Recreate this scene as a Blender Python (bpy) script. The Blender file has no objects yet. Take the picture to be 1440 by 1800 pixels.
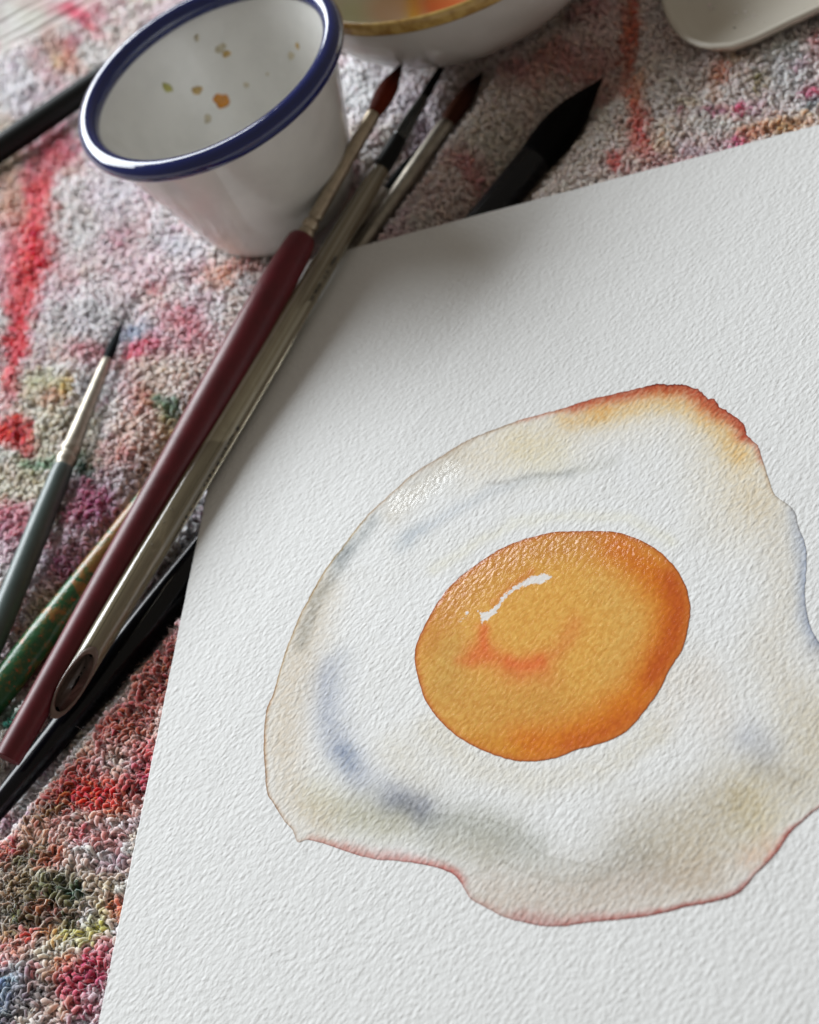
import bpy, math, random
import numpy as np
from mathutils import Vector, Matrix
from mathutils.geometry import delaunay_2d_cdt

scene = bpy.context.scene
rng = np.random.RandomState(7)
random.seed(7)

# ------------------------------------------------------------------ camera
# Metres. z = 0 is the face of the watercolour paper, the camera sits above the origin.
F = 2880.0                       # focal length in pixels of the 1440 x 1800 photograph
TH, RO, H = math.radians(46.5), math.radians(31.5), 0.236
n0 = np.array([0, math.cos(TH), math.sin(TH)])
NV = np.array([-math.sin(RO) * n0[1], math.cos(RO) * n0[1], n0[2]])      # up, seen from the camera
E1 = np.array([1.0, 0, 0]) - NV * NV[0]; E1 /= np.linalg.norm(E1)
E2 = np.cross(NV, E1)
RW = np.stack([E1, E2, NV])      # camera axes -> world axes
CAM = np.array([0, 0, H])

def at(px, py, z=0.0):
    d = RW @ np.array([(px - 720) / F, -(py - 900) / F, -1.0])
    return CAM + d * (z - H) / d[2]
def ats(P, z=0.0):
    P = np.asarray(P, float)
    c = np.stack([(P[:, 0] - 720) / F, -(P[:, 1] - 900) / F, -np.ones(len(P))])
    d = (RW @ c).T
    return CAM + d * ((z - H) / d[:, 2])[:, None]
def pix(X):
    c = (np.asarray(X, float) - CAM) @ RW
    return np.stack([720 + F * c[..., 0] / -c[..., 2], 900 - F * c[..., 1] / -c[..., 2]], -1)
def depth(X):
    return -((np.asarray(X, float) - CAM) @ RW)[..., 2]

cd = bpy.data.cameras.new('camera'); cam = bpy.data.objects.new('camera', cd)
scene.collection.objects.link(cam); scene.camera = cam
M4 = Matrix.Identity(4)
for i in range(3):
    for j in range(3): M4[i][j] = RW[i][j]
    M4[i][3] = CAM[i]
cam.matrix_world = M4
cd.sensor_fit = 'HORIZONTAL'; cd.sensor_width = 36; cd.lens = 36 * F / 1440
cd.clip_start = 0.01; cd.clip_end = 20
cd.dof.use_dof = True
cd.dof.focus_distance = float(depth(at(900, 1080)))
cd.dof.aperture_fstop = 22.0

# ------------------------------------------------------------------ light
w = bpy.data.worlds.new('World'); scene.world = w; w.use_nodes = True
bg = w.node_tree.nodes['Background']
bg.inputs[0].default_value = (1.0, 0.90, 0.77, 1); bg.inputs[1].default_value = 0.19

def area(name, az_px, elev, dist, sx, sy, power, col):
    # az_px: direction on the table as a screen angle (degrees, 90 = straight away), turned into a world azimuth
    a = math.radians(az_px)
    p0 = at(700, 800); p1 = at(700 + 50 * math.cos(a), 800 - 50 * math.sin(a))
    d = p1 - p0; d[2] = 0; d /= np.linalg.norm(d)
    tgt = Vector(at(700, 800))
    pos = tgt + Vector((d[0] * math.cos(elev), d[1] * math.cos(elev), math.sin(elev))) * dist
    ld = bpy.data.lights.new(name, 'AREA'); ld.shape = 'RECTANGLE'; ld.size = sx; ld.size_y = sy
    ld.energy = power; ld.color = col
    o = bpy.data.objects.new(name, ld); scene.collection.objects.link(o)
    o.location = pos; o.rotation_euler = (tgt - pos).to_track_quat('-Z', 'Y').to_euler()
    return o
area('window_light', 157, math.radians(31), 1.5, 1.35, 0.85, 43, (0.91, 0.96, 1.0))

scene.view_settings.view_transform = 'Standard'; scene.view_settings.look = 'None'
scene.view_settings.exposure = 0.0; scene.view_settings.gamma = 1.0
scene.cycles.use_denoising = True
scene.cycles.max_bounces = 10; scene.cycles.transmission_bounces = 10; scene.cycles.glossy_bounces = 5
scene.cycles.caustics_reflective = False; scene.cycles.caustics_refractive = False

# ------------------------------------------------------------------ helpers
def lin(c):
    c = np.asarray(c, float) / 255.0
    return np.where(c <= 0.04045, c / 12.92, ((c + 0.055) / 1.055) ** 2.4)
def link(o, parent=None):
    scene.collection.objects.link(o)
    if parent is not None: o.parent = parent
    return o
def mesh_obj(name, V, Fc, mat, parent=None, smooth=True):
    me = bpy.data.meshes.new(name)
    me.from_pydata([tuple(v) for v in V], [], [tuple(f) for f in Fc]); me.update()
    if smooth: me.polygons.foreach_set('use_smooth', [True] * len(me.polygons))
    if mat: me.materials.append(mat)
    return link(bpy.data.objects.new(name, me), parent)
def thing(name, label, cat, loc=(0, 0, 0), group=None):
    o = bpy.data.objects.new(name, None); scene.collection.objects.link(o)
    o.empty_display_size = 0.01
    o['label'] = label; o['category'] = cat
    if group: o['group'] = group
    return o
def mat_new(name):
    m = bpy.data.materials.new(name); m.use_nodes = True
    nt = m.node_tree
    return m, nt, nt.nodes['Principled BSDF']
class N:
    """tiny node helper"""
    def __init__(s, nt): s.nt = nt
    def add(s, t, **kw):
        n = s.nt.nodes.new(t)
        for k, v in kw.items():
            if k.startswith('i_'):
                key = k[2:]
                n.inputs[int(key) if key.isdigit() else key.replace('_', ' ')].default_value = v
            else: setattr(n, k, v)
        return n
    def l(s, a, b): s.nt.links.new(a, b)
    def math(s, op, a, b=None, c=None, clamp=False):
        n = s.nt.nodes.new('ShaderNodeMath'); n.operation = op; n.use_clamp = clamp
        for i, v in enumerate((a, b, c)):
            if v is None: continue
            if isinstance(v, (int, float)): n.inputs[i].default_value = v
            else: s.l(v, n.inputs[i])
        return n.outputs[0]
    def mix(s, f, a, b, mode='MIX'):
        n = s.nt.nodes.new('ShaderNodeMix'); n.data_type = 'RGBA'; n.blend_type = mode
        for i, v in ((0, f), (6, a), (7, b)):
            if isinstance(v, (int, float)): n.inputs[i].default_value = v
            elif isinstance(v, (tuple, list, np.ndarray)): n.inputs[i].default_value = (float(v[0]), float(v[1]), float(v[2]), 1)
            else: s.l(v, n.inputs[i])
        return n.outputs[2]
    def ramp(s, x, lo, hi, clamp=True):
        n = s.nt.nodes.new('ShaderNodeMapRange'); n.interpolation_type = 'SMOOTHSTEP'
        s.l(x, n.inputs[0]); n.inputs[1].default_value = lo; n.inputs[2].default_value = hi
        return n.outputs[0]
    def noise(s, vec, scale, detail=2.0, rough=0.5, dist=0.0):
        n = s.add('ShaderNodeTexNoise'); n.inputs['Scale'].default_value = scale
        n.inputs['Detail'].default_value = detail; n.inputs['Roughness'].default_value = rough
        n.inputs['Distortion'].default_value = dist
        if vec is not None: s.l(vec, n.inputs['Vector'])
        return n.outputs[0]

# numpy value noise
_tab = rng.rand(256, 256)
def vnoise(x, y, s, seed=0):
    x = np.asarray(x) / s + seed * 17.31; y = np.asarray(y) / s + seed * 7.77
    xi = np.floor(x).astype(int); yi = np.floor(y).astype(int); fx = x - xi; fy = y - yi
    fx = fx * fx * (3 - 2 * fx); fy = fy * fy * (3 - 2 * fy)
    g = lambda a, b: _tab[a & 255, b & 255]
    return (g(xi, yi) * (1 - fx) + g(xi + 1, yi) * fx) * (1 - fy) + (g(xi, yi + 1) * (1 - fx) + g(xi + 1, yi + 1) * fx) * fy
def fbm(x, y, s, seed=0, o=3):
    r = 0; a = 1; t = 0
    for k in range(o):
        r = r + a * vnoise(x, y, s / 2 ** k, seed + k * 3); t += a; a *= .5
    return r / t
def seg_dist(P, poly, closed=False):
    P = np.asarray(P, float); poly = np.asarray(poly, float)
    best = np.full(len(P), 1e9)
    n = len(poly)
    if n == 1: return np.hypot(*(P - poly[0]).T)
    for i in range(n if closed else n - 1):
        a = poly[i]; b = poly[(i + 1) % n]; d = b - a; L = (d @ d) + 1e-12
        t = np.clip(((P - a) @ d) / L, 0, 1)
        best = np.minimum(best, np.hypot(*(P - a - t[:, None] * d).T))
    return best
def inside(P, poly):
    x, y = P[:, 0], P[:, 1]; c = np.zeros(len(P), bool); n = len(poly)
    for i in range(n):
        x1, y1 = poly[i]; x2, y2 = poly[i - 1]
        if y1 == y2: continue
        k = ((y1 > y) != (y2 > y)) & (x < (x2 - x1) * (y - y1) / (y2 - y1) + x1)
        c ^= k
    return c
def smooth_closed(P, step=4.0):
    P = np.asarray(P, float); n = len(P); out = []
    for i in range(n):
        p0, p1, p2, p3 = P[i - 1], P[i], P[(i + 1) % n], P[(i + 2) % n]
        m = max(1, int(np.hypot(*(p2 - p1)) / step))
        for k in range(m):
            t = k / m
            out.append(0.5 * ((2 * p1) + (-p0 + p2) * t + (2 * p0 - 5 * p1 + 4 * p2 - p3) * t * t + (-p0 + 3 * p1 - 3 * p2 + p3) * t ** 3))
    return np.array(out)

# ------------------------------------------------------------------ tabletop
tm, nt, b = mat_new('wood_tabletop'); k = N(nt)
tc = k.add('ShaderNodeTexCoord')
mp = k.add('ShaderNodeMapping'); mp.inputs['Scale'].default_value = (4, 40, 4); k.l(tc.outputs['Object'], mp.inputs[0])
k.l(k.mix(k.noise(mp.outputs[0], 3, 4), (0.16, 0.09, 0.045), (0.30, 0.19, 0.10)), b.inputs['Base Color'])
b.inputs['Roughness'].default_value = 0.45
Z0 = -0.022
V = [(x, y, z) for z in (Z0 - 0.03, Z0) for x, y in ((-0.8, -0.5), (0.9, -0.5), (0.9, 1.3), (-0.8, 1.3))]
o = mesh_obj('tabletop', V, [(0, 3, 2, 1), (4, 5, 6, 7), (0, 1, 5, 4), (1, 2, 6, 5), (2, 3, 7, 6), (3, 0, 4, 7)], tm, smooth=False)
o['kind'] = 'structure'

# ------------------------------------------------------------------ brush axes (photo pixels -> world)
# name: (pixel a, z a, pixel b, z b)  a = tip end
AX = {
 'burgundy': ((707, 112), 0.0132, (10, 1340), 0.0020),
 'clear':    ((790, 96), 0.0038, (92, 1264), 0.0030),
 'black':    ((1062, 134), -0.0062, (-60, 1486), -0.0062),
 'nickel':   ((848, 128), -0.0035, (290, 930), -0.0045),
 'green':    ((742, 254), -0.0055, (-60, 1292), -0.0025),
 'grey':     ((218, 560), -0.0010, (-40, 1195), 0.0008),
 'far':      ((330, 36), 0.0020, (-140, 356), 0.0012),
}
AXW = {k_: (at(*v[0], v[1]), at(*v[2], v[3])) for k_, v in AX.items()}
DENT = {'black': (0.0080, 0.0058), 'nickel': (0.0040, 0.0030), 'green': (0.0052, 0.0045), 'grey': (0.0022, 0.0028), 'far': (0.0022, 0.004), 'burgundy': (0.0012, 0.004)}

# ------------------------------------------------------------------ paper outline
TL = at(441, 483)[:2]; LB = at(172, 1800)[:2]; TR = at(1440, 218)[:2]
dl = (LB - TL) / np.linalg.norm(LB - TL); dt = (TR - TL) / np.linalg.norm(TR - TL)
PL, PT = 0.250, 0.215
corner = []
for t in np.linspace(0, 1, 9):
    a = TL + dl * 0.013; c = TL + dt * 0.013
    corner.append(a * (1 - t) ** 2 + 2 * TL * t * (1 - t) + c * t * t)
BL = TL + dl * PL; TR2 = TL + dt * PT; BR = BL + dt * PT
paper_poly = np.array([BL] + corner + [TR2, BR])

# ------------------------------------------------------------------ towel
def towel_z(x, y):
    z = -0.0012 + 0.0030 * (fbm(x, y, 0.030, 1) - 0.5) + 0.0016 * (fbm(x, y, 0.009, 5, 2) - 0.5)
    P = np.stack([x, y], -1).reshape(-1, 2)
    dep = np.zeros(len(P))
    for kx, (dd, rr) in DENT.items():
        if dd <= 0: continue
        A, B = AXW[kx]
        d = seg_dist(P, [A[:2], B[:2]])
        dep = np.maximum(dep, dd * np.exp(-(np.maximum(d - rr * .6, 0) / (rr * 1.1)) ** 2))
    s = seg_dist(P, paper_poly, True); ins = inside(P, paper_poly)
    under = np.where(ins, np.clip(s / 0.004, 0, 1), 0.0)
    z = z.reshape(-1) * (1 - .7 * under) - 0.0010 * under - dep
    z = np.where(ins | (s < 0.004), np.minimum(z, -0.0012), z)
    return z.reshape(np.shape(x))

# paint stains: (x, y, rx, ry, angle, rgb, strength) in photo pixels
ST = [
 (1150, 180, 420, 240, 0, (206, 158, 140), .66), (820, 260, 130, 110, 0, (196, 138, 112), .65), (120, 330, 200, 220, 0, (232, 176, 188), .4), (300, 560, 180, 160, 0, (228, 180, 186), .4),
 # upper left: pale, pinkish with red
 (60, 40, 150, 60, 25, (178, 182, 172), .6), (150, 40, 60, 14, 30, (222, 80, 105), .85), (185, 20, 30, 12, 20, (190, 70, 100), .6),
 (95, 85, 16, 32, -30, (150, 90, 75), .55), (80, 130, 20, 50, -35, (190, 120, 130), .6), (130, 105, 16, 26, 0, (235, 120, 100), .7),
 (135, 75, 12, 18, 0, (150, 60, 90), .5), (30, 150, 45, 40, 0, (205, 208, 222), .6), (215, 55, 40, 40, 0, (215, 205, 190), .6), (105, 115, 14, 16, 0, (200, 160, 90), .4),
 (85, 255, 34, 40, 20, (205, 75, 92), .85), (65, 330, 22, 30, 25, (210, 60, 75), .9), (70, 290, 30, 34, 30, (190, 90, 100), .6),
 (58, 415, 34, 62, 10, (232, 52, 66), 1.0), (80, 360, 16, 46, 10, (232, 52, 66), .95), (42, 500, 24, 60, 6, (236, 58, 72), 1.0), (40, 440, 30, 30, 0, (225, 40, 55), 1.0), (28, 590, 18, 70, 6, (238, 62, 78), 1.0), (22, 660, 11, 40, 0, (238, 72, 82), .8),
 (10, 430, 24, 90, 0, (222, 130, 140), .7), (15, 340, 26, 60, 0, (176, 130, 96), .6), (10, 260, 26, 40, 0, (150, 140, 90), .5),
 (130, 390, 48, 60, 0, (200, 198, 192), .6), (200, 380, 36, 60, 0, (196, 176, 186), .5), (210, 330, 50, 30, 0, (205, 205, 222), .5),
 (120, 290, 22, 14, 0, (170, 130, 120), .6), (305, 420, 30, 24, 0, (168, 182, 200), .6), (205, 425, 26, 20, 0, (165, 100, 115), .6),
 (250, 460, 60, 40, 0, (190, 160, 170), .4), (280, 500, 20, 14, 0, (205, 110, 120), .55), (385, 480, 34, 20, 0, (205, 130, 105), .7), (430, 470, 30, 14, 0, (190, 110, 100), .6),
 (150, 560, 80, 40, 0, (200, 204, 212), .6), (235, 575, 24, 12, -10, (110, 130, 160), .8), (250, 606, 44, 16, -12, (214, 84, 112), .95), (150, 615, 40, 18, -10, (200, 120, 130), .75),
 (330, 570, 40, 20, 30, (214, 110, 126), .75), (370, 620, 30, 26, 0, (206, 150, 150), .5), (310, 650, 60, 40, 0, (212, 186, 166), .6),
 (120, 685, 13, 26, 15, (196, 150, 50), .85), (80, 680, 36, 30, 0, (170, 172, 120), .65), (98, 705, 18, 16, 0, (205, 108, 88), .7), (80, 735, 60, 40, 0, (196, 190, 158), .5),
 (22, 760, 28, 26, 0, (222, 40, 45), 1.0), (35, 735, 16, 14, 0, (212, 50, 55), .85), (8, 700, 20, 30, 0, (220, 150, 150), .5),
 (292, 712, 24, 20, 20, (52, 100, 76), .95), (262, 700, 22, 22, 0, (165, 95, 70), .7), (285, 745, 24, 26, 0, (178, 150, 96), .6), (228, 765, 40, 40, 0, (196, 140, 120), .6),
 (60, 806, 50, 12, 0, (96, 140, 106), .8), (150, 818, 26, 22, 10, (34, 78, 60), 1.0), (40, 850, 70, 34, 0, (186, 180, 140), .6), (200, 800, 40, 24, 0, (176, 110, 104), .6),
 (158, 868, 40, 34, 20, (150, 50, 92), .9), (175, 925, 30, 40, 0, (160, 110, 150), .6), (120, 900, 20, 20, 0, (172, 70, 104), .7), (232, 848, 16, 16, 0, (150, 150, 190), .5),
 (110, 985, 40, 42, 0, (140, 60, 98), .85), (168, 985, 34, 36, 0, (182, 130, 155), .6), (20, 905, 40, 30, 0, (190, 86, 110), .75), (10, 960, 24, 40, 0, (196, 150, 165), .5),
 (100, 1060, 50, 46, 0, (196, 152, 120), .75), (60, 1110, 40, 30, 0, (180, 120, 92), .6), (40, 1160, 40, 30, 0, (176, 110, 110), .4), (60, 1200, 40, 20, -40, (190, 180, 180), .4), (4, 1262, 14, 26, 0, (20, 100, 80), .9),
 (250, 920, 20, 20, 0, (196, 150, 100), .5), (345, 900, 16, 26, 0, (150, 60, 90), .8),
 # lower left, near and saturated
 (270, 1200, 44, 50, 0, (180, 90, 72), .75), (225, 1245, 30, 12, -45, (210, 190, 195), .5), (300, 1150, 22, 60, 0, (150, 50, 46), .6), (240, 1300, 50, 40, 0, (198, 146, 130), .7),
 (190, 1262, 46, 16, -45, (182, 70, 62), .8), (262, 1340, 34, 40, 0, (190, 60, 70), .8), (250, 1375, 22, 24, 0, (150, 30, 50), .8),
 (120, 1400, 60, 30, -30, (176, 34, 30), .95), (180, 1390, 50, 34, 0, (196, 40, 34), .95), (200, 1425, 40, 20, 0, (206, 66, 50), .8), (140, 1345, 50, 14, -42, (190, 110, 90), .6),
 (85, 1425, 40, 16, -20, (90, 84, 52), .9), (40, 1470, 50, 30, 0, (190, 130, 100), .6), (10, 1480, 24, 22, 0, (160, 50, 48), .85), (110, 1460, 40, 20, 0, (200, 140, 130), .6),
 (160, 1440, 30, 14, 0, (196, 176, 160), .6), (55, 1500, 44, 16, -15, (70, 70, 44), .9), (100, 1505, 30, 16, 0, (200, 96, 70), .8), (150, 1470, 20, 16, 0, (196, 80, 90), .8), (190, 1475, 30, 14, 0, (206, 112, 106), .7),
 (150, 1530, 34, 24, 0, (200, 178, 160), .7), (190, 1560, 40, 22, 0, (200, 180, 146), .8), (30, 1560, 40, 40, 0, (110, 82, 50), .85), (100, 1570, 46, 30, 0, (96, 96, 62), .95), (120, 1560, 14, 12, 0, (40, 60, 44), .9),
 (40, 1605, 40, 22, 0, (60, 62, 38), .95), (75, 1600, 30, 12, 0, (190, 86, 66), .7), (110, 1610, 22, 14, 0, (66, 62, 40), .9), (206, 1600, 14, 16, 0, (216, 96, 60), .9), (175, 1600, 22, 16, 0, (190, 168, 120), .8),
 (10, 1640, 30, 20, 0, (150, 110, 70), .8), (40, 1640, 12, 9, 0, (214, 60, 60), .9), (75, 1640, 20, 14, 0, (206, 122, 84), .9), (125, 1640, 40, 16, 0, (206, 198, 118), .95), (165, 1625, 16, 10, 0, (196, 190, 80), .8),
 (25, 1670, 36, 20, 0, (222, 128, 116), .85), (100, 1675, 50, 20, 0, (204, 196, 172), .85), (175, 1655, 16, 14, 0, (214, 140, 146), .8), (170, 1690, 24, 24, 0, (198, 62, 92), 1.0), (125, 1705, 26, 14, 0, (224, 156, 110), .9),
 (66, 1710, 16, 14, 0, (190, 70, 84), .9), (20, 1735, 40, 24, 0, (130, 160, 190), 1.0), (12, 1760, 34, 12, 0, (120, 150, 190), .9), (45, 1700, 20, 12, 0, (170, 176, 180), .8), (70, 1750, 46, 24, 0, (104, 96, 100), .95), (20, 1785, 30, 14, 0, (70, 74, 84), .95),
 (80, 1728, 34, 12, 0, (206, 160, 150), .8), (105, 1735, 14, 16, 0, (156, 120, 90), .7), (140, 1740, 26, 34, 0, (204, 70, 96), .9), (165, 1720, 22, 14, 0, (186, 60, 90), .95), (145, 1780, 26, 20, 0, (196, 64, 100), 1.0), (170, 1765, 20, 12, 0, (214, 140, 150), .8),
 (95, 1785, 44, 26, 0, (222, 178, 160), .9), (124, 1765, 9, 8, 0, (226, 130, 90), .9),
 # behind the cup and right
 (640, 150, 60, 60, 0, (214, 214, 226), .7), (740, 190, 60, 60, 0, (190, 170, 196), .75), (735, 215, 22, 22, 0, (190, 140, 175), .6),
 (860, 240, 60, 80, 0, (166, 148, 124), .75), (880, 150, 80, 60, 0, (170, 130, 112), .7), (810, 275, 30, 16, 0, (120, 40, 44), .7), (820, 300, 16, 20, 0, (190, 80, 80), .7), (760, 330, 40, 40, 0, (150, 110, 100), .7),
 (985, 90, 90, 26, -22, (150, 62, 56), .75), (1010, 32, 16, 10, 0, (56, 52, 44), .9), (1040, 20, 40, 14, -10, (160, 66, 66), .7), (900, 110, 30, 16, 0, (140, 60, 66), .6),
 (1105, 30, 16, 50, 0, (176, 56, 38), .95), (1100, 90, 14, 40, 0, (190, 66, 46), .95), (1112, 165, 16, 40, 10, (206, 60, 42), .95), (1125, 140, 12, 30, 0, (206, 104, 72), .7), (1115, 225, 18, 40, 8, (204, 50, 44), .95), (1128, 260, 16, 24, 0, (196, 70, 60), .85),
 (1075, 285, 12, 20, 0, (206, 58, 56), .95), (1060, 105, 50, 14, -25, (180, 90, 80), .6), (1020, 200, 60, 60, 0, (176, 154, 130), .6), (1000, 330, 60, 30, 0, (168, 140, 122), .7),
 (1180, 60, 40, 50, 0, (178, 132, 126), .6), (1200, 160, 60, 60, 0, (196, 170, 156), .6), (1275, 118, 18, 16, 30, (214, 92, 66), .9), (1262, 140, 26, 12, 60, (212, 130, 100), .7), (1300, 92, 26, 10, 0, (206, 140, 90), .7), (1215, 180, 26, 14, 0, (190, 150, 100), .6), (1155, 240, 12, 24, 20, (196, 130, 80), .6),
 (1332, 108, 11, 8, 0, (74, 56, 44), .95), (1341, 145, 11, 12, 0, (62, 50, 24), 1.0), (1262, 182, 20, 9, -25, (110, 40, 60), .9), (1231, 194, 8, 8, 0, (60, 40, 46), .95), (1190, 200, 9, 10, 0, (90, 50, 46), .85), (1205, 205, 7, 8, 0, (120, 80, 70), .6),
 (1312, 184, 18, 9, -35, (206, 52, 84), 1.0), (1335, 174, 18, 8, -20, (206, 100, 140), .8), (1385, 90, 34, 26, 0, (166, 178, 164), .7), (1395, 140, 40, 40, 0, (200, 204, 214), .6), (1435, 78, 18, 20, 0, (200, 86, 92), .85), (1432, 155, 16, 14, -30, (200, 44, 80), .95), (1400, 110, 20, 10, 0, (170, 90, 120), .6),
 (1430, 178, 18, 12, -20, (56, 66, 76), .9), (1380, 215, 34, 14, -14, (196, 110, 62), .9), (1320, 230, 34, 12, -14, (206, 96, 66), .85), (1290, 248, 22, 9, -14, (186, 40, 76), .95), (1430, 210, 26, 10, -14, (190, 120, 90), .6),
 (1215, 255, 50, 14, -14, (190, 120, 150), .6), (1260, 215, 40, 12, 0, (206, 196, 184), .6), (1180, 280, 50, 12, -14, (196, 90, 96), .55), (1165, 262, 18, 12, 0, (190, 130, 80), .5),
]
def stain(px, py):
    """albedo (linear) of the stained towel at photo pixels; returns Nx3"""
    wx = px + 46 * (fbm(px, py, 60, 2) - .5) + 12 * (vnoise(px, py, 9, 4) - .5)
    wy = py + 46 * (fbm(px, py, 60, 9) - .5) + 12 * (vnoise(px, py, 9, 14) - .5)
    base = np.array([238, 228, 225.])
    c = np.repeat(base[None], len(px), 0)
    for (s_, sd, rgb, th, st) in ((70, 21, (222, 180, 190), .49, .75), (60, 33, (214, 214, 226), .52, .6), (50, 45, (206, 190, 160), .55, .6),
                                  (40, 57, (196, 140, 140), .60, .6), (36, 63, (160, 168, 150), .64, .5), (30, 71, (170, 120, 146), .66, .55)):
        f = np.clip((fbm(px, py, s_, sd) - th) / .12, 0, 1)[:, None] * st
        c = c * (1 - f) + np.array(rgb, float) * f
    for (x, y, rx, ry, an, rgb, s) in ST + [(235, 1250, 70, 26, -48, (150, 58, 48), .85), (120, 1372, 60, 22, -48, (150, 52, 44), .85), (285, 1170, 30, 50, -20, (140, 60, 50), .7)]:
        if x > 560 and y < 400: rgb = tuple(255 * (v_ / 255) ** .62 for v_ in rgb)   # colours were picked in shade, so lightened to take it out
        a = math.radians(an); dx = wx - x; dy = wy - y
        u = dx * math.cos(a) + dy * math.sin(a); v = -dx * math.sin(a) + dy * math.cos(a)
        d = (u / rx) ** 2 + (v / ry) ** 2
        f = (s * np.clip(1.35 * np.exp(-.75 * d) - .12, 0, 1))[:, None]
        c = c * (1 - f) + np.array(rgb, float) * f
    # pale colours lightened to offset shade between the loops, most at the far side
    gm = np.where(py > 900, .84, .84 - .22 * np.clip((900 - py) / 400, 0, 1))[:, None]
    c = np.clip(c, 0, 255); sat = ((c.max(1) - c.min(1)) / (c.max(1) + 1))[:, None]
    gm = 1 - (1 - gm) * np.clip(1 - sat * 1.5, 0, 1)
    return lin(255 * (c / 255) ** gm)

# towel material
tw, nt, b = mat_new('terry_cotton'); k = N(nt)
vc = k.add('ShaderNodeVertexColor', layer_name='stain')
geo = k.add('ShaderNodeNewGeometry')
k.l(vc.outputs[0], b.inputs['Base Color'])
b.inputs['Roughness'].default_value = 0.95
b.inputs['Specular IOR Level'].default_value = 0.15
b.inputs['Subsurface Weight'].default_value = .85; b.inputs['Subsurface Radius'].default_value = (1, .9, .85); b.inputs['Subsurface Scale'].default_value = .0013
b.inputs['Sheen Weight'].default_value = 0.4; b.inputs['Sheen Roughness'].default_value = 0.5
bm_ = k.add('ShaderNodeBump'); bm_.inputs['Strength'].default_value = 0.6; bm_.inputs['Distance'].default_value = 0.00022
k.l(k.noise(geo.outputs['Position'], 2600, 4, .7), bm_.inputs['Height']); k.l(bm_.outputs[0], b.inputs['Normal'])

def set_col(me, name, col, domain='POINT'):
    a = me.color_attributes.new(name, 'FLOAT_COLOR', domain)
    buf = np.ones((len(col), 4), np.float32); buf[:, :3] = col
    a.data.foreach_set('color', buf.ravel())
def np_mesh(name, V, Q, mat, parent=None, col=None, smooth=True):
    me = bpy.data.meshes.new(name); n = Q.shape[1]
    me.vertices.add(len(V)); me.vertices.foreach_set('co', np.ascontiguousarray(V, np.float32).ravel())
    me.loops.add(Q.size); me.loops.foreach_set('vertex_index', np.ascontiguousarray(Q, np.int32).ravel())
    me.polygons.add(len(Q)); me.polygons.foreach_set('loop_start', np.arange(0, Q.size, n, dtype=np.int32))
    me.polygons.foreach_set('use_smooth', np.full(len(Q), smooth))
    me.update(calc_edges=True); me.materials.append(mat)
    if col is not None: set_col(me, 'stain', col)
    return link(bpy.data.objects.new(name, me), parent)

towel = thing('towel', 'white terry towel stained with red, pink, green and blue paint, under everything', 'towel')
# backing cloth
xs = np.arange(-0.46, 0.42, 0.0028); ys = np.arange(-0.12, 0.98, 0.0028)
gx, gy = np.meshgrid(xs, ys); gz = towel_z(gx, gy) - 0.0017
Pg = np.stack([gx, gy, gz], -1).reshape(-1, 3)
nx, ny = len(xs), len(ys)
ii = (np.arange(ny - 1)[:, None] * nx + np.arange(nx - 1)[None]).ravel()
Q = np.stack([ii, ii + 1, ii + nx + 1, ii + nx], 1)
pp = pix(Pg); dz = depth(Pg)
pc = np.clip(pp, -900, 2600)
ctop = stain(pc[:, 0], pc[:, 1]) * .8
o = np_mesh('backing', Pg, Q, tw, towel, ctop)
so = o.modifiers.new('thickness', 'SOLIDIFY'); so.thickness = 0.006; so.offset = -1

# woven band at the far left: ribs
RA, RB = at(0, 92)[:2], at(150, 12)[:2]
rd = (RB - RA) / np.linalg.norm(RB - RA); rn = np.array([-rd[1], rd[0]])
if pix(np.r_[RA + rn * .01, 0])[1] > pix(np.r_[RA, 0])[1]: rn = -rn
def rib_coord(P):                # distance beyond the pile's edge
    return (P[:, :2] - RA) @ rn

# pile loops
CUPC = None
def loops():
    pts = []
    sp = 0.00080
    ax = np.arange(-0.45, 0.40, sp); ay = np.arange(0.02, 0.95, sp)
    X, Y = np.meshgrid(ax, ay); X = X.ravel(); Y = Y.ravel()
    X = X + rng.uniform(-.5, .5, len(X)) * sp; Y = Y + rng.uniform(-.5, .5, len(Y)) * sp
    P = np.stack([X, Y, np.full(len(X), -0.001)], -1)
    q = pix(P); ok = (q[:, 0] > -50) & (q[:, 0] < 1490) & (q[:, 1] > -50) & (q[:, 1] < 1850)
    P = P[ok]; q = q[ok]
    s = seg_dist(P[:, :2], paper_poly, True); ins = inside(P[:, :2], paper_poly)
    ok = ~(ins & (s > 0.003)); P = P[ok]; q = q[ok]
    ok = rib_coord(P) < 0.0005; P = P[ok]; q = q[ok]
    # under the cup and bowl
    for (c, r) in FOOT:
        ok = np.hypot(P[:, 0] - c[0], P[:, 1] - c[1]) > r; P = P[ok]; q = q[ok]
    # thin out with distance
    D = depth(P); keep = rng.rand(len(P)) < np.clip((0.34 / D) ** 1.2, 0.3, 1.0)
    return P[keep], q[keep], D[keep]

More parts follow.
